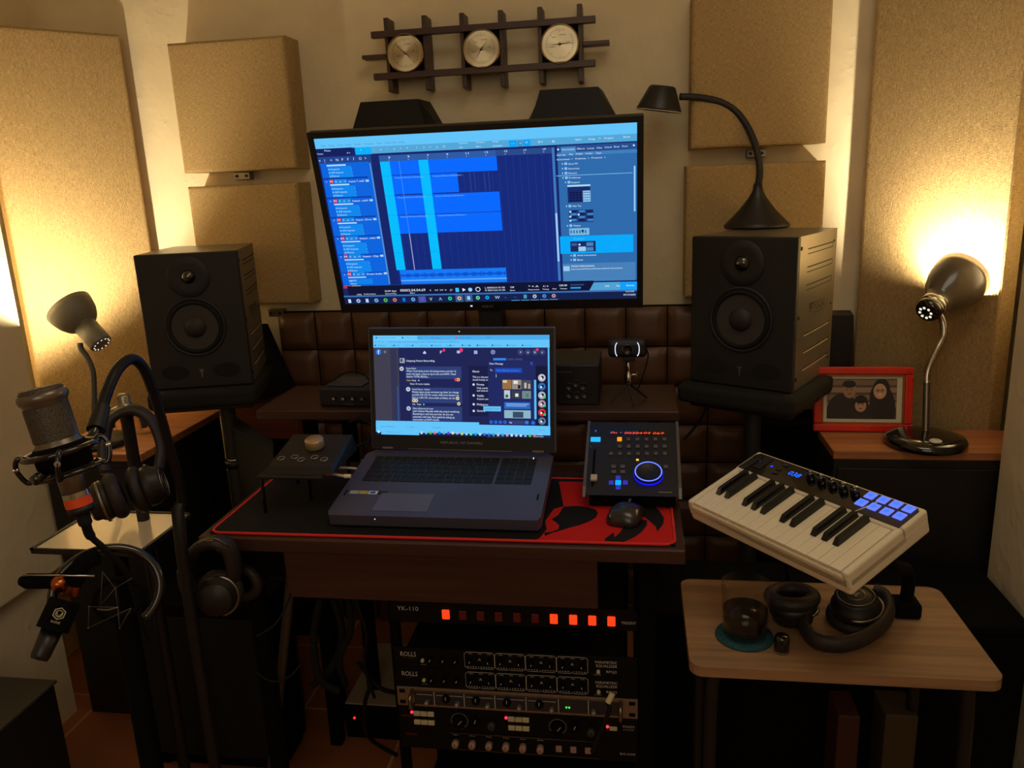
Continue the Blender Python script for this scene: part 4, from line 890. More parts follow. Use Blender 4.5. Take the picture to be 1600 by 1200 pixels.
# ------------------------------------------------------------------ corner cabinets and what stands on them
def cabinet(x0, x1, y0, y1, label, side='r'):
    r = root('corner_cabinet', label, 'cabinet', ((x0+x1)/2, (y0+y1)/2, 0)); w, d = (x1-x0)/2, (y1-y0)/2
    MB().box((-w, -d, CABZ-.02), (w, d, CABZ-.0005), ORW, .002).build('top_board', r)
    MB().box((-w+.002, -d+.004, .0), (w-.002, d, CABZ-.021), mat('cabinet_black', (16, 15, 14), .6), .003).build('carcass', r)
    MB().box((-w+.01, -d-.002, .03), (w-.01, -d+.0035, CABZ-.04), mat('cabinet_door', (19, 18, 16), .5), .002).build('door', r)
cabinet(.445, .94, 1.80, 1.965, 'black cabinet with orange wood top under framed photo and right lamp')
cabinet(-1.495, -1.215, 1.725, 2.12, 'black cabinet with orange wood top under the left grey lamp')
r = root('low_cabinet', 'reddish brown wooden cabinet against the wall behind left end of desk', 'cabinet', (-1.10, 2.2, 0))
MB().box((-.11, -.05, 0), (.11, .07, .66), BLKM, .003).build('carcass', r); MB().box((-.11, -.052, .66), (.11, .07, .775), REDW, .003).build('drawer_front', r); MB().box((-.112, -.056, .775), (.112, .072, .79), DW2, .003).build('top_board', r)
r = root('dark_filler_box', 'large added black box filling the dark floor area behind side table', 'box', (.39, 1.6, 0))  # added box that keeps the floor behind the table black
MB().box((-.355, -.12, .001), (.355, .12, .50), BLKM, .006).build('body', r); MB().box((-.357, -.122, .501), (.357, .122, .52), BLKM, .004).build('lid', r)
r = root('wall_shade_box', 'added black box standing for the shade between padded wall panel and the right cabinet', 'case', (.385, 2.2, 0))  # added black filler, stands in for the shaded wall here
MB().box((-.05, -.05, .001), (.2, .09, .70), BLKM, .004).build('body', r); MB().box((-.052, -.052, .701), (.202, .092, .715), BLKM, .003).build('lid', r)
# framed photograph
c0, c1 = pz(1270, 674, CABZ), pz(1424, 676, CABZ); wv = (c1-c0).length; yawf = math.atan2(c1.y-c0.y, c1.x-c0.x)
pf = root('picture_frame', 'red picture frame with a sepia family photo of three on the right cabinet', 'picture frame', ((c0.x+c1.x)/2, max((c0.y+c1.y)/2, 1.84), CABZ+.001), (radians(-9), 0, yawf))
fw, fh, ft = wv, wv*.70, .019; RED = mat('red_lacquer', (205, 42, 24), .22, coat=.5)
b = MB()
for lo, hi in (((-fw/2, 0), (fw/2, ft)), ((-fw/2, fh-ft), (fw/2, fh)), ((-fw/2, ft), (-fw/2+ft, fh-ft)), ((fw/2-ft, ft), (fw/2, fh-ft))): b.box((lo[0], -.006, lo[1]), (hi[0], .008, hi[1]), RED, .004, 3)
b.build('frame', pf)
GLDM = mat('inner_gold', (150, 100, 55), .4, .5); b = MB(); e = ft; g = .004
for lo, hi in (((-fw/2+e, e), (fw/2-e, e+g)), ((-fw/2+e, fh-e-g), (fw/2-e, fh-e)), ((-fw/2+e, e), (-fw/2+e+g, fh-e)), ((fw/2-e-g, e), (fw/2-e, fh-e))): b.box((lo[0], -.003, lo[1]), (hi[0], .004, hi[1]), GLDM)
b.build('inner_trim', pf)
MB().box((-fw/2+e, 0.001, e), (fw/2-e, .004, fh-e), mat('photo_paper', (205, 195, 165), .5)).build('paper_mat', pf)
pw, phh = fw/2-e-g-.008, fh-2*(e+g)-.014; zb = e+g+.008
b = MB(); Xp = TR((0, .0005, zb)) @ FRONT
def sp(c): return mat('sepia_%d_%d' % (c[0], c[1]), c, .6)
b.add([(-pw, 0, 0), (pw-.004, 0, 0), (pw-.004, phh, 0), (-pw, phh, 0)], [[0, 1, 2, 3]], sp((88, 72, 60)), X=Xp)
for k in range(5): b.box((-pw, .028+k*.018, .0001), (pw-.004, .040+k*.018, .0002), sp((128, 104, 84) if k % 2 else (150, 122, 98)), X=Xp) if .04+k*.018 < phh else None
def ell(cx, cy, rx, ry, c, z, n=24, y0=-9): b.add([(max(-pw, min(pw-.004, cx+rx*cos(2*pi*k/n))), max(0, min(phh, cy+ry*sin(2*pi*k/n))), z) for k in range(n)], [list(range(n))], sp(c), X=Xp)
ell(-.045, .012, .038, .050, (38, 32, 30), .0003); ell(.045, .02, .030, .062, (32, 26, 24), .0004); ell(-.002, .0, .026, .045, (44, 36, 34), .0005)
ell(-.030, .070, .0150, .020, (158, 120, 94), .0006); ell(-.031, .084, .0155, .009, (34, 30, 30), .0007)
ell(.042, .070, .020, .028, (36, 28, 24), .0006); ell(.054, .045, .011, .030, (36, 28, 24), .00065); ell(.024, .05, .008, .026, (40, 30, 26), .00065); ell(.039, .067, .0145, .0185, (200, 156, 122), .0008)
ell(-.004, .038, .0165, .020, (30, 24, 22), .0009); ell(-.004, .032, .0130, .0150, (190, 146, 114), .0010); ell(-.004, .043, .012, .006, (30, 24, 22), .0011)
for cx, cy in ((-.030, .07), (.039, .068), (-.004, .034)):
    for sx in (-1, 1): ell(cx+sx*.005, cy+.001, .0022, .0012, (40, 28, 24), .0012)
    ell(cx, cy-.009, .0045, .0013, (235, 215, 195) if cy > .03 and cx > 0 else (100, 60, 50), .0012)
for sx in (-1, 1): ell(.039+sx*.0052, .069, .0046, .0042, (50, 38, 34), .0011); ell(.039+sx*.0052, .069, .0036, .0032, (180, 140, 110), .00115)
b.build('photo_print', pf)
MB().add([(-.02, .009, fh*.7), (.02, .009, fh*.7), (.03, .07, .014), (-.03, .07, .014)], [[0, 1, 2, 3], [3, 2, 1, 0]], BLKM).build('back_strut', pf)
# jars on left cabinet
GLS = bpy.data.materials.new('clear_glass'); GLS.use_nodes = True
_n = GLS.node_tree.nodes; _k = GLS.node_tree.links; _n.clear()
_o = _n.new('ShaderNodeOutputMaterial'); _m = _n.new('ShaderNodeMixShader'); _t = _n.new('ShaderNodeBsdfTransparent'); _g = _n.new('ShaderNodeBsdfGlossy'); _f = _n.new('ShaderNodeLayerWeight')
_t.inputs[0].default_value = (.95, .95, .93, 1); _g.inputs['Roughness'].default_value = .04; _f.inputs['Blend'].default_value = .07
_k.new(_f.outputs['Facing'], _m.inputs[0]); _k.new(_t.outputs[0], _m.inputs[1]); _k.new(_g.outputs[0], _m.inputs[2]); _k.new(_m.outputs[0], _o.inputs[0])
for k, (px, py, r_, h_, lab) in enumerate(((172, 676, .019, .05, 'small clear glass jar on left cabinet, nearest the microphone'), (214, 678, .013, .085, 'slim clear bottle with silver cap on the left cabinet'), (232, 676, .020, .055, 'squat silver lidded jar on the left cabinet, rightmost of the jars'))):
    p = pz(px, py, CABZ); p.y = max(p.y, 1.80)
    j = root('glass_jar', lab, 'jar', (p.x, p.y, CABZ), group='jars on the left cabinet')
    MB().lathe([(0, .0005), (r_, .0005), (r_*1.05, .004), (r_, h_*.8), (r_*.7, h_*.88), (r_*.7, h_*.9), (r_*.6, h_*.88), (r_*.9, h_*.78), (r_*.9, .006), (0, .004)], GLS, 24).build('body', j)
    MB().lathe([(r_*.75, h_*.88), (r_*.8, h_*.9), (r_*.8, h_), (0, h_)], STL, 24).build('cap', j)
# black case behind the desk at left
f_, g_ = pz(352, 640, .77), pz(452, 700, .77); g_.x -= .065; g_.y += .05; l_ = f_+Vector((.045, -.10, 0)); n_ = g_+(l_-f_)
cs_ = root('equipment_case', 'dark flat-topped black case behind the left end of the desk', 'case', ((f_.x+g_.x)/2, (f_.y+g_.y)/2, 0)); q = cs_.location
def q2(v): return (v.x-q.x, v.y-q.y)
MB().prism([q2(f_), q2(l_), q2(n_), q2(g_)], 0, .762, mat('case_green_black', (27, 29, 25), .8)).build('body', cs_)
MB().prism([q2(f_), q2(l_), q2(n_), q2(g_)], .763, .77, mat('case_green_black', (0, 0, 0))).build('lid', cs_)

# ------------------------------------------------------------------ side table and things
TZ = .62
tb = root('side_table', 'small light brown wooden side table under the tilted white keyboard', 'table', (.32, 1.27, 0)); o_ = Vector((.32, 1.27, 0))
cs4 = [pz(1065, 900, TZ), pz(1474, 922, TZ), pz(1568, 1066, TZ), pz(1075, 1040, TZ)]
x0_, x1_ = (cs4[0].x+cs4[3].x)/2, (cs4[1].x+cs4[2].x)/2; y1_, y0_ = (cs4[0].y+cs4[1].y)/2, (cs4[2].y+cs4[3].y)/2
poly = []; rr = .022
for cx, cy, a0 in ((x1_-rr, y0_+rr, -90), (x1_-rr, y1_-rr, 0), (x0_+rr, y1_-rr, 90), (x0_+rr, y0_+rr, 180)):
    for k in range(7): a = radians(a0+k*15); poly.append((cx+rr*cos(a)-o_.x, cy+rr*sin(a)-o_.y))
MB().prism(poly, TZ-.018, TZ, OAK).build('tabletop', tb)
for sx, x in ((-1, x0_+.05-o_.x), (1, x1_-.05-o_.x)):
    MB().tube([(x, y0_+.04-o_.y, TZ-.019), (x+sx*.012, y0_+.035-o_.y, TZ-.06), (x+sx*.014, y0_+.03-o_.y, .3), (x+sx*.014, y0_+.03-o_.y, .012)], .011, BLK, 10).build('leg', tb)
    MB().tube([(x, y1_-.04-o_.y, TZ-.019), (x+sx*.012, y1_-.035-o_.y, TZ-.06), (x+sx*.014, y1_-.03-o_.y, .3), (x+sx*.014, y1_-.03-o_.y, .012)], .011, BLK, 10).build('leg', tb)
# coaster, glass, cap
p = pz(1163, 992, TZ+.003)
tag(MB().lathe([(0, .0005), (.047, .0005), (.048, .002), (.047, .0045), (0, .0045)], mat('teal_cloth', (40, 74, 80), .95, bump='speckle', spec=.1), 40, TR((p.x, p.y, TZ))).build('coaster'), 'round teal fabric coaster under the glass of dark drink', 'coaster')
gz = TZ+.005; gr = root('drinking_glass', 'clear tumbler half full of dark drink on the teal coaster', 'glass', (p.x, p.y, gz)); H = .095; Rg = .040
MB().lathe([(0, .0003), (.033, .0003), (.036, .003), (.0375, .02), (Rg, H), (Rg-.0012, H+.0008), (Rg-.0022, H), (.0353, .02), (.033, .009), (0, .008)], GLS, 48).build('tumbler', gr)
MB().lathe([(0, .0085), (.0325, .0095), (.0349, .02), (.0362, .048), (0, .0482)], mat('dark_wine', (9, 2, 2), .15, spec=.3), 40).build('drink', gr)
p = pz(1221, 1018, TZ)
cp = root('bottle_cork', 'small dark bottle stopper standing right of the glass', 'stopper', (p.x, p.y, TZ)); MB().lathe([(0, .0005), (.0115, .0005), (.012, .002), (.012, .026), (.0105, .029), (0, .029)], BLKG, 24).build('stopper', cp); MB().lathe([(.0122, .002), (.0122, .004)], CHR, 24, cap=False).build('foil_ring', cp)

# headphones -------------------------------------------------------------
def headphones(label, cups, band, loc, badge=True, bandr=.011, group=None, bandup=None, bflat=.55):
    loc = Vector(loc); r = root('headphones', label, 'headphones', loc)
    HP = mat('headphone_black', (26, 24, 23), .45); PAD = mat('ear_pad_leather', (38, 31, 29), .55, bump='leather')
    MB().tube([Vector(p)-loc for p in band], bandr, PAD, 12, 8, flat=bflat, upv=bandup).build('headband', r)
    for c, ax, R_ in cups:       # ax points out of the back of the cup
        X = axisX(Vector(c)-loc, ax)
        cu = MB().lathe([(R_*.80, 0), (R_*.84, .008), (R_*.80, .018), (R_*.72, .022), (R_*.70, .030), (R_*.66, .033), (0, .034)], HP, 40, X).build('ear_cup', r)
        pr = [(R_*.50, -.002)]+[(R_*(.74+.25*cos(t)), -.010+.012*sin(t)) for t in [radians(160-k*25) for k in range(14)]]+[(R_*.5, -.018)]
        MB().lathe([(R_*(.73+.25*cos(radians(k*20))), -.010+.012*sin(radians(k*20))) for k in range(19)], PAD, 40, X, cap=False).lathe([(R_*.55, -.004), (0, -.004)], BLKM, 30, X, cap=False).build('ear_pad', cu)
        if badge:
            MB().lathe([(R_*.60, .0336), (R_*.61, .0350), (R_*.58, .0352), (R_*.57, .0342)], STL, 40, X, cap=False).lathe([(R_*.30, .0342), (R_*.31, .0350), (R_*.285, .0352)], STL, 40, X, cap=False).text('A', 0, -R_*.13, R_*.26, STL, X=X @ Matrix.Rotation(radians(200), 4, 'Z'), align='c', z=.0353).build('badge', cu)
        MB().tube([X @ Vector((R_*.86*cos(t), R_*.86*sin(t), .012)) for t in [radians(-80+k*20) for k in range(9)]], .003, STL, 8, 2).build('yoke', r)
    return r
c1 = pz(1338, 945, TZ+.034); c2_ = pz(1238, 934, TZ+.044)
hpb = [pz(*q, TZ+z_) for q, z_ in (((1262, 955), .024), ((1256, 978), .019), ((1278, 1002), .017), ((1320, 1006), .018), ((1362, 990), .024), ((1388, 962), .030), ((1384, 934), .036), ((1366, 924), .038))]
headphones('black studio headphones with silver trim lying on side table behind the glass', [(c1-Vector((0, 0, .012)), (-.1, -.15, 1), .050), (Vector((c2_.x, c2_.y, TZ+.036)), (.06, -.1, -1), .048)], hpb, (c1.x, c1.y, TZ), bandr=.0098, bandup=(0, 0, 1), bflat=1.5)

# ------------------------------------------------------------------ midi keyboard
KX = TR((.259, 1.257, .856), (0, 0, -.919)) @ Matrix.Rotation(.318, 4, 'X') @ Matrix.Rotation(-.011, 4, 'Y')
mk = root('midi_keyboard', 'small white music keyboard tilted on its stand with glowing blue pads', 'keyboard', X=KX)
hw, hd_ = .168, .090; BW = mat('keyboard_shell', (226, 214, 184), .4)
b = MB(); b.box((-hw, -hd_, -.042), (hw, hd_, -.011), BW, .006, 3); b.box((-hw, .026, -.02), (hw, hd_, 0), BW, .005, 3)
for sx in (-1, 1): b.box((sx*hw, -hd_, -.03), (sx*(hw-.0125), .04, 0 if sx > 0 else -.001), BW, .005, 3)
b.box((-hw, -hd_, -.03), (hw, -hd_+.006, -.0095), BW, .003); sh_ = b.build('shell', mk)
kp = (2*(hw-.0135))/15; kx0 = -hw+.0135
for i in range(15):
    o = MB().box((kx0+i*kp+.0004, -hd_+.003, -.012), (kx0+(i+1)*kp-.0004, .025, -.0025), KEYW, .0012, 2).build('white_key', mk)
for i in (0, 1, 3, 4, 5, 7, 8, 10, 11, 12):
    cx = kx0+(i+1)*kp
    b = MB(); w = .0052; v = [(-w, -.048, -.002), (w, -.048, -.002), (w, .025, -.002), (-w, .025, -.002), (-w*.72, -.040, .0075), (w*.72, -.040, .0075), (w*.8, .025, .0075), (-w*.8, .025, .0075)]
    b.add([(x+cx, y, z) for x, y, z in v], [[3, 2, 1, 0], [4, 5, 6, 7], [0, 1, 5, 4], [1, 2, 6, 5], [2, 3, 7, 6], [3, 0, 4, 7]], mat('black_key', (14, 13, 12), .3)).build('black_key', mk)
pn = MB(); pn.prism([(-hw+.006, .031), (.085, .031), (.093, .055), (.10, hd_-.006), (-hw+.012, hd_-.006), (-hw+.006, hd_-.014)], .0001, .0012, BLKG)
pn.prism([(.088, .031), (hw-.006, .031), (hw-.006, hd_-.012), (hw-.012, hd_-.006), (.106, hd_-.006), (.098, .055)], .0001, .0011, mat('pad_surround', (52, 44, 40), .5))
cpn = pn.build('control_panel', mk)
kinv = KX.inverted()
def KP(px, py):
    n_ = KX.to_3x3() @ Vector((0, 0, 1)); q = KX @ Vector((0, 0, .001)); d = ray(px, py); t = (q-CAM).dot(n_)/d.dot(n_); return kinv @ (CAM+d*t)
def k3(x, y): return KP(1050+x/3.72, 680+y/3.72)
a, c = k3(672, 225), k3(762, 248)
MB().text('038', a.x, a.y-.001, .0115, em((20, 90, 255), 2.2), .024, z=.0016, shear=.15).build('led_digits', mk)
for x, y in ((517, 153), (580, 182)): p = k3(x, y); MB().box((p.x-.0025, p.y-.0008, .0012), (p.x+.0025, p.y+.0008, .0016), em((20, 60, 255), 2)).box((p.x-.0008, p.y-.0025, .0012), (p.x+.0008, p.y+.0025, .0016), em((20, 60, 255), 2)).build('led_mark', mk)
for x, y in ((450, 165), (530, 165)): p = k3(x, y); MB().box((p.x-.008, p.y-.018, .0012), (p.x+.008, p.y+.018, .003), mat('strip_black', (24, 22, 22), .3), .001).build('touch_strip', mk)
for x, y in ((600, 220), (620, 200), (660, 178)): p = k3(x, y); MB().box((p.x-.005, p.y-.003, .0012), (p.x+.005, p.y+.003, .0032), mat('btn_dark', (48, 44, 42), .4), .0008).build('small_button', mk)
for x, y in ((805, 232), (868, 256), (932, 278), (995, 303), (1065, 326)):
    p = k3(x, y+18); kn = MB().lathe([(.0075, .001), (.007, .012), (.0062, .0135), (0, .0135)], BLKG, 24, TR((p.x, p.y, 0))).build('knob', mk)
    MB().box((p.x-.0005, p.y, .0136), (p.x+.0005, p.y+.007, .0142), WHT).build('knob_pointer', kn)
for x, y in ((1157, 355), (1230, 380), (1305, 405), (1380, 432), (1103, 395), (1175, 420), (1250, 447), (1325, 473)):
    p = k3(x, y); pdm = MB().box((p.x-.0082, p.y-.0082, .001), (p.x+.0078, p.y+.0078, .0035), em((110, 130, 250), 1.0), .0022, 3).build('drum_pad', mk)
    MB().disc((p.x, p.y, .0037), .0045, em((60, 115, 255), 1.3), 20, 'z').build('pad_glow', pdm)
# stand for the keyboard, on the table
ks = root('keyboard_stand', 'black folding tabletop stand holding up the white keyboard', 'stand', (.33, 1.3, TZ+.001)); ko = ks.location.copy()
f1 = pz(1414, 950, TZ+.012); f1.z = TZ+.012; bt = [KX @ Vector(p) for p in ((.10, .06, -.047), (-.12, .06, -.047), (-.10, -.05, -.047), (.10, -.055, -.047))]
t1 = bt[0]
MB().tube([f1-ko, Vector((f1.x, f1.y, TZ+.08))-ko, (f1*.4+t1*.6)-ko, t1-ko], .011, BLKM, 12).build('support_arm', ks)
MB().box((f1.x-ko.x-.022, f1.y-ko.y-.022, .0), (f1.x-ko.x+.022, f1.y-ko.y+.022, .028), BLKM, .006).build('foot_block', ks)
for p, q in ((bt[0], bt[2]), (bt[1], bt[3])): MB().cyl(p-ko, q-ko, .004, BLKM, seg=8).build('cross_bar', ks)
fl = pz(1232, 912, TZ+.004); 
for q in (bt[1], bt[2]): MB().cyl(Vector((fl.x, max(fl.y, 1.3), TZ+.005))-ko if q is bt[1] else f1-ko, q-ko, .004, BLKM, seg=8).build('brace', ks)
MB().cyl(Vector((f1.x, f1.y, TZ+.012))-ko, Vector((f1.x-.09, f1.y-.045, TZ+.008))-ko, .007, BLKM, seg=10).build('foot_bar', ks)

# ------------------------------------------------------------------ outboard rack
RY = 1.362; RX0, RX1 = -.478, .005; U = .0445
rk = root('equipment_rack', 'open black equipment rack frame under the desk', 'rack', ((RX0+RX1)/2, RY, 0)); xo = (RX0+RX1)/2
for sx in (-1, 1):
    for y in (.012, .28): MB().box((sx*.2415-.009*(1), y, 0), (sx*.2415+.009, y+.02, .60), BLKM, .001).build('post', rk)
MB().box((-.24, .012, .02), (.24, .3, .03), BLKM).build('bottom_shelf', rk)
SILV = mat('print_white', (200, 195, 185), .6); FPB = mat('rack_black', (6, 6, 6), .6, spec=.2)
ztop = py_(615, 1071, RY).z
def unit(name, label, cat, zt, dep=.22, fm=FPB, h=U-.001, w=.482):
    r = root(name, label, cat, (xo, RY, zt-h)); 
    MB().box((-w/2, -.002, 0), (w/2, .002, h), fm, .0006).build('front_panel', r)
    MB().box((-.215, .0022, .002), (.215, dep, h-.002), BLKM).build('chassis', r); return r
def txt(r, items, name='lettering', m=SILV):
    b = MB()
    for g, x, z, hh, w in items: b.text(g, x, z, hh, m, w, X=TR((0, -.0023, 0)) @ FRONT)
    b.build(name, r)
def knob(r, x, z, rad, m=BLK, cap=None, ang=0, lenz=.012, pm=SILV):
    X = TR((x, -.002, z)) @ FRONT
    k = MB().lathe([(rad, 0), (rad*.95, lenz*.85), (rad*.8, lenz), (0, lenz)], m, 20, X).build('knob', r)
    b = MB(); a = radians(ang); b.M = X; b.add([(-.0006, 0, lenz+.0003), (.0006, 0, lenz+.0003), (.0006, rad*.9, lenz+.0003), (-.0006, rad*.9, lenz+.0003)], [[0, 1, 2, 3]], pm, X=Matrix.Rotation(a, 4, 'Z')); b.build('pointer', k)
# power conditioner
zY = py_(700, 942, RY).z
r = unit('power_conditioner', 'black rack power strip with ten square red switches, topmost in rack', 'power unit', zY, h=.043)
txt(r, [('YK-110', -.226, .024, .0098, .043)]); txt(r, [('TRIDENT', .210, .014, .006, .028)])
for k, x in enumerate((-.128, -.094, -.059, -.024, .012, .047, .083, .120, .156, .192)):
    lit = k in (0, 6, 7, 8, 9)
    o = MB().box((x-.0075, -.006, .010), (x+.0075, -.002, .030), em((255, 62, 22), 1.25) if lit else mat('switch_dull', (105, 22, 18), .5), .0015).build('rocker_switch', r)
    if lit: o['label'] = 'lit red switch'
for i in range(2):
    zz = ztop+U*(2-i)+.001
    r = unit('equalizer_unit', ('upper' if i == 0 else 'lower')+' of two identical black rack equalizers with rows of small knobs', 'equalizer', zz)
    txt(r, [('ROLLS', -.227, .024, .0105, .032), ('____________', -.222, .0205, .0015, .022), ('PARAMETRIC', .160, .029, .0058, .042), ('EQUALIZER', .162, .021, .0058, .04), ('RPQ2', .181, .009, .0055, .02), ('POWER', .158, .003, .002, .013), ('ACTIVE', -.187, .006, .002, .011)])
    for x, z in ((-.182, .017), (.166, .012)): MB().cyl((x, -.006, z), (x, -.002, z), .0036, mat('ivory_button', (200, 190, 150), .5), seg=16).build('push_button', r)
    for k, x in enumerate((-.166, -.140, -.115)): knob(r, x, .021, .0062, BLKM, ang=-30)
    b = MB()
    for g in range(4):
        gx = -.0967+g*.0608
        pts = [(gx, .008), (gx+.005, .004), (gx+.055, .004), (gx+.060, .008), (gx+.060, .036), (gx+.055, .040), (gx+.005, .040), (gx, .036)]
        b.tube([(x, -.0024, z) for x, z in pts], .0005, SILV, 4, 1, closed=True)
        for q in range(3): b.text(('FREQ', 'WIDTH', 'LEVEL')[q], gx+.008+q*.019, .0355, .0021, SILV, .008, X=TR((0, -.0023, 0)) @ FRONT)
        for q in range(10): b.box((gx+.005+q*.0053, -.0024, .007), (gx+.0075+q*.0053, -.0022, .0084), SILV)
        b.text('^', gx+.027, .018, .009, SILV, .006, X=TR((0, -.0023, 0)) @ FRONT)
    b.build('panel_outline', r)
    for g in range(4):
        gx = -.0967+g*.0608
        for q, z in ((0, .022), (1, .013), (2, .022)): knob(r, gx+.011+q*.019, z, .0052 if q != 1 else .003, BLKM, ang=-25+q*20)
# silver framed unit
r = unit('headphone_distribution_unit', 'rack unit with pale metal ears and framed row of knobs below the equalizers', 'rack unit', ztop, fm=mat('aluminium_tan', (150, 132, 108), .4, .7))
MB().box((-.205, -.004, .006), (.205, -.0021, U-.008), mat('unit_face', (40, 40, 44), .5), .001).build('control_face', r)
for sx in (-1, 1):
    MB().tube([(sx*.208, -.002, .006), (sx*.208, -.022, .010), (sx*.208, -.024, .022), (sx*.208, -.022, .033), (sx*.208, -.002, .037)], .004, STL, 10).build('rack_handle', r)
    for z in (.009, .034): MB().box((sx*.23-.006, -.0026, z-.004), (sx*.23+.006, -.002, z+.004), BLKM, .002).build('mounting_slot', r)
b = MB()
for x in (-.1635, -.102, -.0396, .0228, .087, .1455): b.box((x-.0006, -.0047, .006), (x+.0006, -.004, U-.008), SILV)
for x in (-.205, -.1635, -.102, -.0396, .0228): b.box((x+.004, -.0046, .029), (x+(.059 if x > -.2 else .038), -.004, .0296), SILV)
b.build('dividers', r)
for x in (-.178, -.116, -.054, .0095, .074, .156):
    knob(r, x, .015, .0055, mat('knob_silver', (135, 128, 118), .35, .5), lenz=.015)
for x in (-.1386, -.0775, -.015, .0495): knob(r, x, .024, .0085, BLKM, lenz=.010)
for x in (.1025, .108): MB().cyl((x, -.0052, .019), (x, -.004, .019), .0016, em((60, 255, 70), 2), seg=10).build('green_led', r)
# preamp unit
r = unit('preamplifier_unit', 'black rack unit with cream push buttons, red lights and large round dials', 'preamp', ztop-U-.001, h=.052)
IV = mat('ivory_button', (0, 0, 0))
for x0_ in (-.209, -.015):
    for z in (.034, .014):
        for k in range(3): MB().box((x0_+k*.0145, -.007, z), (x0_+k*.0145+.0135, -.002, z+.0095), IV, .001).build('push_button', r)
    MB().cyl((x0_-.004, -.0045, .040), (x0_-.004, -.002, .040), .0028, em((255, 40, 60), 2.5), seg=10).build('red_led', r)
for x0_ in (-.115, .084):
    b = MB()
    for k in range(20): a = radians(-50+k*14.5); b.box((x0_+.017*cos(a)-.0007, -.0024, .026+.017*sin(a)-.0007), (x0_+.017*cos(a)+.0007, -.002, .026+.017*sin(a)+.0007), SILV)
    b.build('dial_marks', r)
    knob(r, x0_, .026, .013, BLKM, ang=-40, lenz=.013); knob(r, x0_+.033, .030, .010, BLKM, ang=-20); knob(r, x0_+.066, .022, .0085, mat('knob_grey_dark', (48, 48, 48), .5), pm=BLKM)
MB().box((.186, -.006, .027), (.201, -.002, .035), IV, .001).build('push_button', r)
MB().cyl((.182, -.0045, .034), (.182, -.002, .034), .0028, em((255, 40, 60), 2.5), seg=10).build('red_led', r)
txt(r, [('WA273', .211, .033, .0056, .023), ('preamp', .213, .028, .0025, .02), ('power', -.15+.03, .006, .002, .01)]); txt(r, [('WARM AUDIO', -.236, .028, .0055, .024)], 'red_lettering', mat('print_red', (130, 25, 25), .5))
# bus compressor
r = unit('compressor_unit', 'black rack compressor with six pale pink capped knobs, lowest in the rack', 'compressor', ztop-U-.054, h=.044)
txt(r, [('BUS-COMP', .206, .016, .0048, .03)], 'model_lettering'); txt(r, [('WARM AUDIO', -.23, .03, .0055, .024)], 'red_lettering', mat('print_red', (0, 0, 0)))
PK = mat('knob_pink', (165, 132, 118), .5)
for k in range(6):
    x = (-.125, -.0905, -.056, -.0215, .0129, .0482)[k]; knob(r, x, .021, .0075, PK, lenz=.014, pm=BLK); txt(r, [(('THRESH', 'MAKE UP', 'MIX', 'RATIO', 'ATTACK', 'RELEASE')[k], x-.006, .036, .0022, .012)])
for k in range(3):
    x = .085+k*.029; MB().box((x-.006, -.006, .015), (x+.006, -.002, .028), PK, .001).build('square_button', r)
b = MB(); b.tube([(-.138, -.0024, .003), (.165, -.0024, .003), (.165, -.0024, .041), (-.138, -.0024, .041)], .0005, mat('print_red_brown', (110, 80, 70), .5), 4, 1, closed=True); b.build('panel_outline', r)
# cable with white plug hanging in front of rack
p = [pd(952, 1110, 1.42), pd(950, 1098, 1.42), pd(957, 1084, 1.42)]
tag(MB().tube([pd(925, 1175, 1.44), pd(940, 1140, 1.43), p[0], p[1]], .004, RUB, 8).cyl(p[1], p[2], .0055, mat('ivory_button', (0, 0, 0)), seg=12).build('patch_cable'), 'black cable with a cream plug hanging in front of right side of rack', 'cable')

# box with red light on the floor
r = root('power_supply_box', 'pale topped box with black front and a red light on floor left of rack', 'box', (-.63, 1.70, 0))
MB().box((-.11, .002, .001), (.13, .28, .098), mat('tan_box', (150, 135, 108), .7), .002).build('lid_and_sides', r)
MB().box((-.11, -.004, .0005), (.13, .0015, .096), BLKM, .002).build('front_panel', r)
MB().cyl((-.085, -.006, .06), (-.085, -.004, .06), .003, em((255, 40, 30), 3), seg=10).build('red_led', r)

# ------------------------------------------------------------------ left foreground: stool, tray, microphones, headphones
r = root('amplifier_box', 'black speckled-top box standing in the bottom left corner', 'box', (-1.40, 1.16, 0))
MB().box((-.125, -.22, .02), (.13, .22, .345), mat('box_black', (20, 19, 17), .7), .006).build('body', r)
MB().box((-.128, -.225, .345), (.133, .225, .352), mat('speckled_top', (64, 60, 50), .7, bump='speckle'), .002).build('top_surface', r)
for x in (-.1, .1):
    for y in (-.19, .19): MB().cyl((x, y, 0), (x, y, .021), .015, RUB, seg=12).build('foot', r)
tz = .75; a, c = pz(55, 857, tz), pz(238, 857, tz); d_, e_ = pz(292, 800, tz), pz(130, 800, tz)
x0_, x1_, y0_, y1_ = (a.x+e_.x)/2, (c.x+d_.x)/2, a.y, d_.y
r = root('tray_table', 'small tray with a pale surface and black rim behind the microphone', 'tray', ((x0_+x1_)/2, (y0_+y1_)/2, 0)); w, d = (x1_-x0_)/2, (y1_-y0_)/2
MB().box((-w, -d, tz-.012), (w, d, tz-.004), BLK, .002).build('tray_base', r)
MB().box((-w+.006, -d+.006, tz-.004), (w-.006, d-.006, tz-.002), mat('pale_surface', (240, 228, 195), .22, coat=.6)).build('pale_sheet', r)
b = MB()
for lo, hi in (((-w, -d), (w, -d+.004)), ((-w, d-.007), (w, d)), ((-w, -d), (-w+.007, d)), ((w-.007, -d), (w, d))): b.box((*lo, tz-.005), (*hi, tz), BLK)
b.build('rim', r)
MB().cyl((0, 0, .02), (0, 0, tz-.012), .014, BLKM, seg=14).build('post', r); MB().lathe([(.13, 0), (.13, .012), (.02, .03), (0, .03)], BLKM, 24).build('foot', r)

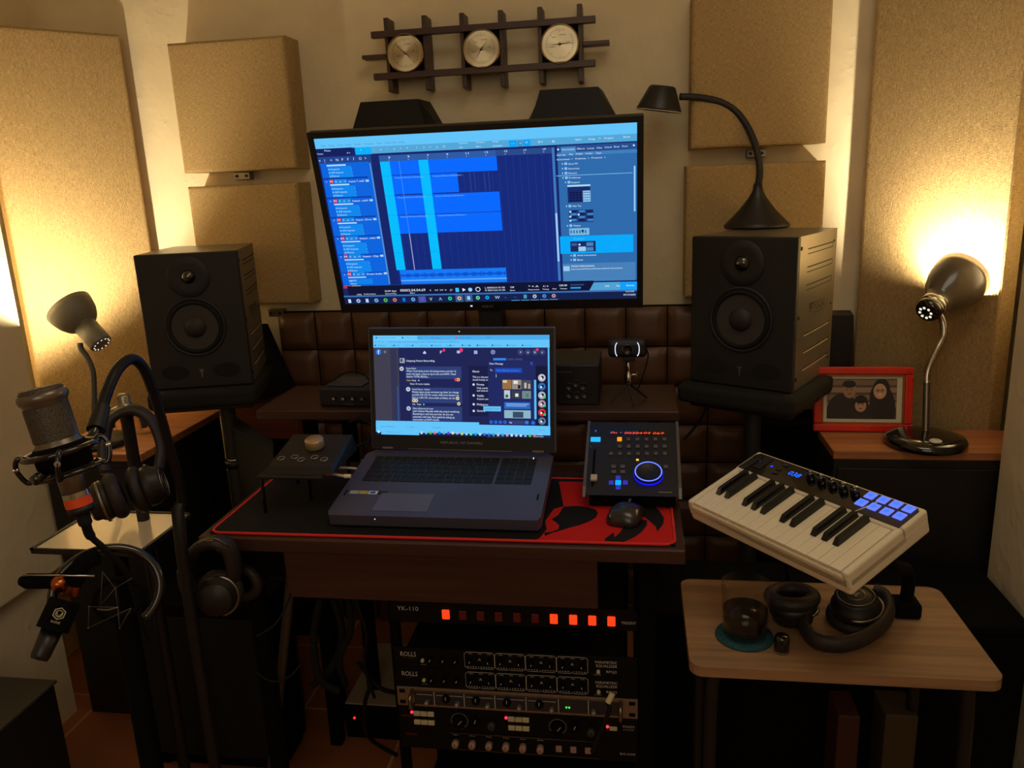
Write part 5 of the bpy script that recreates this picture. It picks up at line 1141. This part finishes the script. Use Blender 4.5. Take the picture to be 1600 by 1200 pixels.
# condenser microphone
mt_, mb_ = pd(62, 606, 1.06), pd(128, 800, 1.09)
ax = (mt_-mb_).normalized(); Lm = (mt_-mb_).length
def sm(t): return mb_+(mt_-mb_)*t
MG = mat('mic_metal', (122, 112, 100), .32, .75); MM = mat('mic_mesh', (84, 78, 68), .5, .6, bump='mesh')
mc = root('condenser_microphone', 'large silver grey studio microphone with orange tape, leftmost, in a shock mount', 'microphone', sm(.5)); mo = mc.location.copy()
Xm = axisX(sm(0)-mo, ax); k = Lm
MB().lathe([(.0265, .48*k), (.029, .52*k), (.031, .55*k), (.031, .56*k), (.0275, .58*k), (.0275, .88*k), (.0305, .90*k), (.032, .935*k), (.030, .965*k), (.0265, .97*k), (.0265, .93*k)], MG, 40, Xm, cap=False).build('body', mc)
cl_ = Xm.inverted() @ (CAM-mo); ca = math.atan2(cl_.y, cl_.x)-.25; gv = []; gf = []
for i in range(13):
    t = ca+radians(-72+12*i)
    for z_ in (.60, .86): gv.append((.0285*cos(t), .0285*sin(t), z_*k))
for i in range(12): gf.append([2*i, 2*i+2, 2*i+3, 2*i+1])
MB().add(gv, gf, MM, True, X=Xm).build('side_grille', mc)
tp_ = MB().lathe([(.0275, .965*k), (.0275, .985*k), (.024, .997*k), (0, .999*k)], MM, 40, Xm, cap=False)
for j in range(9):
    y = -.022+j*.0055; ln = math.sqrt(max(0, .0255**2-y*y)); tp_.box((-ln, y-.0012, .994*k), (ln, y+.0012, 1.003*k), MG, .0005, 1, X=Xm)
tp_.build('top_grille', mc)
MB().lathe([(.0165, .11*k), (.0165, .48*k)], MG, 32, Xm).build('lower_barrel', mc)
MB().lathe([(.0172, .055*k), (.0172, .125*k)], mat('orange_tape', (235, 80, 30), .5), 32, Xm, cap=False).lathe([(.0174, .07*k), (.0174, .1*k)], mat('orange_tape', (0, 0, 0)), 32, Xm, cap=False).build('orange_tape', mc)
MB().lathe([(.0168, .0), (.0168, .055*k)], BLK, 32, Xm).lathe([(.0168, .125*k), (.0168, .17*k)], CHR, 32, Xm, cap=False).build('connector', mc)
MB().tube([sm(0)-mo, pd(134, 818, 1.09)-mo, pd(142, 838, 1.10)-mo, pd(168, 862, 1.12)-mo, pd(200, 900, 1.16)-mo, pd(230, 1000, 1.25)-mo], [.009, .0065, .0045, .004, .004], RUB, 8).build('cable', mc)
# shock mount (separate clamp ring round the mic)
smt = root('shock_mount', 'black elastic shock mount ring holding the silver grey microphone', 'shock mount', sm(.42)); so_ = smt.location.copy()
Xs = axisX(sm(.36)-so_, ax)
MB().lathe([(.030, 0), (.034, .002), (.035, .03), (.031, .035), (.029, .03), (.029, .004)], BLKM, 36, Xs, cap=False).build('inner_ring', smt)
MB().tube([Xs @ Vector((.046*cos(t), .046*sin(t), .026)) for t in [2*pi*j/16 for j in range(16)]], .0042, BLKG, 10, 2, closed=True).build('outer_ring', smt)
MB().tube([Xs @ Vector((.042*cos(t), .042*sin(t), -.004)) for t in [2*pi*j/16 for j in range(16)]], .0036, BLKG, 10, 2, closed=True).build('outer_ring', smt)
for j in range(4):
    t = pi/4+j*pi/2; MB().tube([Xs @ Vector((r_*cos(t+dt), r_*sin(t+dt), z_)) for r_, dt, z_ in ((.034, 0, .02), (.05, .1, .03), (.057, 0, .015), (.05, -.1, -.006), (.036, 0, .0))], .0035, BLKG, 8).build('bracket_arm', smt)
    MB().cyl(Xs @ Vector((.054*cos(t), .054*sin(t), .016)), Xs @ Vector((.060*cos(t), .060*sin(t), .016)), .004, CHR, seg=10).build('screw', smt)
j0 = pd(150, 668, 1.14)
MB().tube([Xs @ Vector((.05, .0, .0)), pd(135, 690, 1.12)-so_, j0-so_], .007, BLKG, 10).build('swivel_arm', smt)
# gooseneck boom
gs = root('microphone_stand', 'black ribbed flexible gooseneck boom arching beside the left speaker', 'microphone stand', (pd(290, 900, 1.45).x, pd(290, 900, 1.45).y, 0)); go = gs.location.copy()
gp = [pd(*q)-go for q in ((150, 668, 1.14), (157, 645, 1.16), (168, 610, 1.19), (184, 577, 1.22), (204, 561, 1.25), (222, 572, 1.28), (237, 605, 1.31), (251, 650, 1.34), (265, 700, 1.37), (278, 745, 1.40), (286, 790, 1.43))]
MB().tube(gp, .0080, mat('gooseneck_black', (32, 31, 33), .35, .5), 12, 14, ribs=.12).build('flexible_neck', gs)
MB().cyl(pd(150, 672, 1.14)-go, pd(160, 636, 1.165)-go, .013, BLK, .011, 18).build('end_sleeve', gs)
MB().tube([gp[-1], Vector((0, 0, (pd(292, 850, 1.45)).z)), Vector((0, 0, .04))], .011, BLK, 10, 3).build('pole', gs)
for j in range(3):
    a = 2*pi*j/3+.5; MB().tube([(0, 0, .16), (.12*cos(a), .12*sin(a), .08), (.22*cos(a), .22*sin(a), .012)], .008, BLK, 8).build('leg', gs)
r = root('floor_filler_box', 'low added black box filling the dark floor area under the pale tray', 'box', (-1.02, 1.62, 0))  # added dark filler box, covers the floor where it should read black
MB().box((-.17, -.07, .012), (.17, .07, .45), BLKM, .006).build('body', r); MB().box((-.15, -.073, .04), (.15, -.0705, .42), mat('filler_black', (10, 10, 10), .9), .002).build('front_sheet', r)
for x in (-.15, .15): MB().box((x-.015, -.06, 0), (x+.015, .06, .0115), RUB).build('foot', r)
# hanging headphones
cA, cB = pd(172, 778, 1.40), pd(226, 762, 1.46)
bd_ = [pd(*q) for q in ((166, 740, 1.44), (162, 700, 1.46), (172, 658, 1.49), (205, 640, 1.51), (235, 655, 1.52), (252, 695, 1.52), (248, 735, 1.50))]
headphones('black headphones hung between the silver microphone and the black boom, cups to the left', [(cA, (-1, -.75, -.25), .043), (cB, (1, .5, .25), .045)], bd_, pd(205, 760, 1.46), badge=True, bandr=.009, bandup=(-.2, 1, 0), bflat=1.7)
hk = root('headphone_hanger', 'black stand head with chrome wing bolt behind the hanging headphones', 'hanger', (pd(196, 640, 1.56).x, pd(196, 640, 1.56).y, 0)); ho = hk.location.copy()
zt_ = pd(196, 645, 1.56).z
MB().cyl((0, 0, .03), (0, 0, zt_), .012, BLK, seg=16).build('pole', hk)
MB().lathe([(.024, 0), (.026, .004), (.026, .010), (.016, .014), (.010, .022), (.012, .034), (.008, .038), (0, .038)], STL, 28, TR((0, 0, zt_))).build('wing_bolt', hk)
MB().tube([Vector((x, 0, z)) for x, z in ((-.035, zt_-.03), (-.03, zt_-.006), (0, zt_+.002), (.03, zt_-.006), (.035, zt_-.03))], .006, GREY, 10).build('yoke', hk)
MB().lathe([(.12, 0), (.12, .014), (.02, .035), (0, .035)], BLKM, 28).build('base', hk)

# second microphone: pop filter, clamp, spider mount
pc = pd(160, 930, 1.10)
pf2 = root('pop_filter', 'black round pop filter hoop below the pale tray', 'pop filter', pc); 
n_ = (CAM-pc).normalized(); sid = n_.cross(Vector((0, 0, 1))).normalized(); upv = sid.cross(n_)
cen = pd(168, 925, 1.12)-pc
pts = [cen+(sid*-1*cos(t)*.068+upv*sin(t)*.060) for t in [radians(200-k*17) for k in range(16)]]
MB().tube(pts, .0065, BLKG, 10, 3).build('hoop', pf2)
cc = pd(112, 918, 1.10)-pc
MB().tube([pd(152, 868, 1.11)-pc, pd(130, 880, 1.105)-pc, pd(117, 905, 1.10)-pc, pd(108, 925, 1.10)-pc], .0125, BLKM, 12).build('arm', pf2)
MB().cyl(pd(113, 912, 1.10)-pc, pd(108, 926, 1.10)-pc, .0135, mat('copper', (190, 105, 55), .3, 1.), seg=20).build('copper_collar', pf2)
hb_ = root('clamp_bar', 'horizontal rounded black bar with a copper knob at the left edge', 'clamp', pd(80, 905, 1.09)); q = hb_.location.copy()
MB().cyl(pd(42, 908, 1.09)-q, pd(100, 908, 1.09)-q, .0105, BLKM, seg=16).lathe([(0, -.0105), (.006, -.009), (.0105, 0)], BLKM, 16, axisX(pd(42, 908, 1.09)-q, pd(100, 908, 1.09)-pd(42, 908, 1.09)), cap=False).build('bar', hb_)
MB().tube([pd(36, 899, 1.08)-q, pd(90, 899, 1.08)-q, pd(148, 900, 1.08)-q], .0014, CHR, 6, 1).build('steel_edge', hb_)
MB().lathe([(.006, -.012), (.0095, -.006), (.0095, .006), (.006, .010), (0, .010)], mat('copper', (0, 0, 0)), 18, axisX(pd(92, 913, 1.08)-q, (.3, -.4, 1))).build('copper_knob', hb_)
m2t, m2b = pd(102, 938, 1.08), pd(60, 1032, 1.05)
m2 = root('handheld_microphone', 'black handheld microphone pointing down with pale round emblem, lower left', 'microphone', (m2t+m2b)/2); q = m2.location.copy()
mm_ = m2b.lerp(m2t, .5)
MB().cyl(mm_-q, m2t-q, .0205, BLKM, .020, 24).build('holder', m2)
MB().lathe([(0, 0), (.0105, .001), (.012, .006), (.0135, (mm_-m2b).length)], mat('mic_black', (24, 23, 22), .4), 24, axisX(m2b-q, mm_-m2b)).build('handle', m2)
ax2 = (m2t-mm_).normalized(); nn = (CAM-mm_).normalized(); nn = (nn-ax2*nn.dot(ax2)).normalized(); xx = ax2.cross(nn)
Xe = Matrix((xx, ax2, nn)).transposed().to_4x4(); Xe.translation = mm_.lerp(m2t, .55)-q+nn*.0212
b = MB(); b.M = Xe
hexp = [(.0075*cos(radians(90+60*j)), .0075*sin(radians(90+60*j)), 0) for j in range(6)]
EMB = mat('emblem_cream', (190, 180, 150), .5)
b.tube(hexp, .0009, EMB, 4, 1, closed=True); b.tube([(p[0]*.6, p[1]*.6, 0) for p in hexp], .0007, EMB, 4, 1, closed=True)
b.tube([(-.004, .002, 0), (0, -.004, 0), (.004, .002, 0)], .0008, EMB, 4, 1); b.text('RODE', 0, -.0125, .003, EMB, .011, align='c', z=0); b.build('emblem', m2)
sp2 = root('spider_shock_mount', 'dark wire spider shock mount with thin elastic bands under the tray', 'shock mount', pd(185, 940, 1.13)); q = sp2.location.copy()
WR_ = mat('elastic_grey', (74, 70, 62), .5); jn = [(139, 948), (157, 946), (180, 919), (184, 949), (138, 981), (187, 981), (207, 903), (160, 893), (205, 950)]
for a, c in ((0, 4), (7, 2), (1, 2), (1, 7), (4, 8), (8, 5), (3, 5), (5, 8), (6, 2), (0, 3), (2, 3)):
    MB().tube([pd(*jn[a], 1.12)-q, pd(*jn[c], 1.12)-q], .0006, WR_, 5, 1).build('elastic_band', sp2)
for j in (0, 2, 3, 4, 5): MB().lathe([(0, -.0016), (.0016, 0), (0, .0016)], STL, 8, TR(pd(*jn[j], 1.12)-q)).build('bead', sp2)
for e_, r_ in ((1.14, .03), (1.17, .032)): 
    c_ = pd(185, 935, e_)-q; MB().tube([c_+sid*cos(t)*r_+upv*sin(t)*r_*.9 for t in [2*pi*j/14 for j in range(14)]], .003, BLKM, 8, 2, closed=True).build('ring', sp2)
MB().tube([pd(152, 952, 1.11)-q, pd(168, 953, 1.11)-q, pd(184, 949, 1.11)-q], .0013, STL, 6).build('wire_hook', sp2)
MB().cyl(pd(190, 960, 1.17)-q, Vector((pd(190, 960, 1.17).x, pd(190, 960, 1.17).y, .03))-q, .012, BLKM, seg=12).build('pole', sp2)
MB().lathe([(.11, 0), (.11, .012), (.02, .03), (0, .03)], BLKM, 24, TR((pd(190, 960, 1.17).x-q.x, pd(190, 960, 1.17).y-q.y, -q.z))).build('foot', sp2)

# headphones hanging under the desk
cA, cB = pd(342, 928, 1.50), pd(385, 905, 1.58)
bd_ = [pd(*q) for q in ((300, 930, 1.50), (290, 895, 1.50), (305, 860, 1.48), (335, 846, 1.47), (358, 858, 1.48), (366, 895, 1.50), (358, 925, 1.52))]
hr = headphones('black headphones hanging from the hook under left front corner of the desk', [(cA, (.25, -1, .1), .045), (cB, (.1, 1, 0), .042)], bd_, (cA.x, cA.y, cA.z), badge=False, bandr=.011, bandup=(.2, 1, 0), bflat=1.7)
b = MB()
for j in range(4):
    b.tube([p-cA+Vector((.006*j-.012, -.012, .004*j)) for p in bd_[1:5]], .0012, STL if j % 2 else CHR, 6, 4)
b.build('band_trim', hr)
hk2 = root('headphone_hook', 'flat black bracket fixed beneath the desk at left', 'bracket', (-.72, 1.38, DZ-.029))
MB().box((-.06, -.05, -.07), (.06, .10, -.0005), BLKM, .004).build('housing', hk2)
MB().tube([(-.03, -.05, -.01), (-.035, -.075, -.03), (-.03, -.09, -.02)], .004, BLKM, 8).build('hook', hk2)

# grey leg tube under the desk at left (mic stand leg)
a, c = pd(455, 900, 1.62), pd(418, 1195, 1.9)
r = root('folded_stand', 'slim grey metal stand leg leaning under the left part of desk', 'stand', (c.x, c.y, 0)); q = r.location.copy()
MB().cyl(a-q, Vector((c.x, c.y, .0))-q+Vector((0, 0, .004)), .010, mat('leg_grey', (92, 88, 78), .45, .5), seg=12).build('tube', r)
MB().cyl(Vector((c.x, c.y, .0))-q+Vector((-.006, 0, 0)), Vector((c.x, c.y, .03))-q, .013, RUB, seg=12).build('rubber_tip', r)
# hanging cables under the desk
def cable(pts, rad, label, m=RUB, grp='black cables hanging under the desk'):
    tag(MB().tube([pd(*p) for p in pts], rad, m, 8, 8).build('hanging_cable'), label, 'cable', grp)
cable([(455, 900, 1.55), (452, 935, 1.55), (430, 975, 1.53), (400, 995, 1.52)], .0022, 'thin black cable curving below the left end of the apron')
cable([(400, 1050, 1.6), (425, 1065, 1.6), (455, 1055, 1.6), (475, 1030, 1.62)], .002, 'thin dark cable loop beside the grey stand leg')
cable([(500, 935, 1.62), (490, 1000, 1.64), (500, 1060, 1.66), (530, 1080, 1.68)], .008, 'thick black cable hanging below apron, leftmost of the thick bundle')
cable([(520, 935, 1.64), (535, 990, 1.66), (520, 1040, 1.68), (490, 1070, 1.7)], .008, 'thick black cable hanging below the apron, second of the bundle')
cable([(545, 935, 1.62), (548, 985, 1.64), (530, 1030, 1.66), (540, 1070, 1.7)], .007, 'thick black cable hanging below the apron, third of the bundle')
cable([(555, 935, 1.58), (572, 990, 1.60), (570, 1040, 1.66), (585, 1090, 1.72)], .0035, 'black cable running down beside the rack towards the floor box')
cable([(560, 1035, 1.70), (580, 1060, 1.72), (600, 1078, 1.72), (640, 1085, 1.74)], .005, 'black cable crossing behind the left rack post')
cable([(585, 1060, 1.74), (570, 1100, 1.76), (575, 1150, 1.9), (620, 1180, 1.95)], .005, 'black cable draped over the pale topped box')
cable([(1100, 935, 1.62), (1130, 925, 1.6), (1170, 905, 1.6), (1240, 880, 1.6)], .0016, 'thin cable behind the drinking glass and keyboard', grp='thin cables behind the side table') if False else None
for j, (pa, pb) in enumerate((((1048, 700), (1095, 650)), ((880, 770), (905, 740)))):
    pass
cable([(860, 800, 1.60), (880, 790, 1.62), (890, 770, 1.66), (872, 760, 1.7), (880, 745, 1.74)], .0026, 'black cable lying between laptop and controller', grp='cables on the desk')
cable([(862, 785, 1.62), (885, 780, 1.63), (900, 762, 1.68), (905, 745, 1.74)], .0022, 'second black cable beside the right edge of laptop', grp='cables on the desk')
cable([(560, 650, 1.86), (590, 668, 1.84), (575, 690, 1.8), (548, 700, 1.78)], .004, 'black cable looping under the shelf left of laptop', grp='cables on the desk')
cable([(545, 660, 1.84), (565, 655, 1.84), (585, 672, 1.82), (570, 700, 1.78)], .003, 'thin black cable under the shelf behind the volume knob', grp='cables on the desk')
cable([(1068, 688, 1.98), (1095, 655, 1.98), (1110, 620, 1.95)], .003, 'black cable rising to the back of the right speaker', grp='cables on the desk')

# dim items under the side table
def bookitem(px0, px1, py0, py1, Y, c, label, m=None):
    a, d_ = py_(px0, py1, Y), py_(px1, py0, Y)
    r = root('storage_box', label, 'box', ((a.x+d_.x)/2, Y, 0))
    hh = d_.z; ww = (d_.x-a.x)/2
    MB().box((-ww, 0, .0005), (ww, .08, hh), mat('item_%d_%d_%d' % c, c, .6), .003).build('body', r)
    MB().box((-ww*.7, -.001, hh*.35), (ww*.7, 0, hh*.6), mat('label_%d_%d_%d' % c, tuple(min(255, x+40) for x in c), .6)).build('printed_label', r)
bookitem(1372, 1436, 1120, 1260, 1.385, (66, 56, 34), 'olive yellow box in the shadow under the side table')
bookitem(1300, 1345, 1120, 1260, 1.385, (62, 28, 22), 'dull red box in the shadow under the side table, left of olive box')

# ------------------------------------------------------------------ lights and look
def area(name, loc, rot, size, power, col):
    l = bpy.data.lights.new(name, 'AREA'); l.energy = power; l.size = size; l.color = col
    o = bpy.data.objects.new(name, l); COL.objects.link(o); o.location = loc; o.rotation_euler = rot; return o
area('room_fill_light', (.25, .75, 2.7), (0, 0, 0), .9, 6.5, (1, .88, .68))
area('front_fill_light', (-.1, -1.3, 2.0), (radians(68), 0, 0), 1.4, 8, (1, .86, .68))  # added fill from behind the camera, brightens rack and desk fronts
W = bpy.data.worlds.new('world'); S.world = W; W.use_nodes = True
W.node_tree.nodes['Background'].inputs[0].default_value = (.010, .009, .008, 1)
S.view_settings.view_transform = 'Standard'; S.view_settings.look = 'None'
S.view_settings.exposure = 0; S.view_settings.gamma = 1
S.cycles.max_bounces = 12; S.cycles.diffuse_bounces = 5; S.cycles.sample_clamp_indirect = 4
S.cycles.use_denoising = True
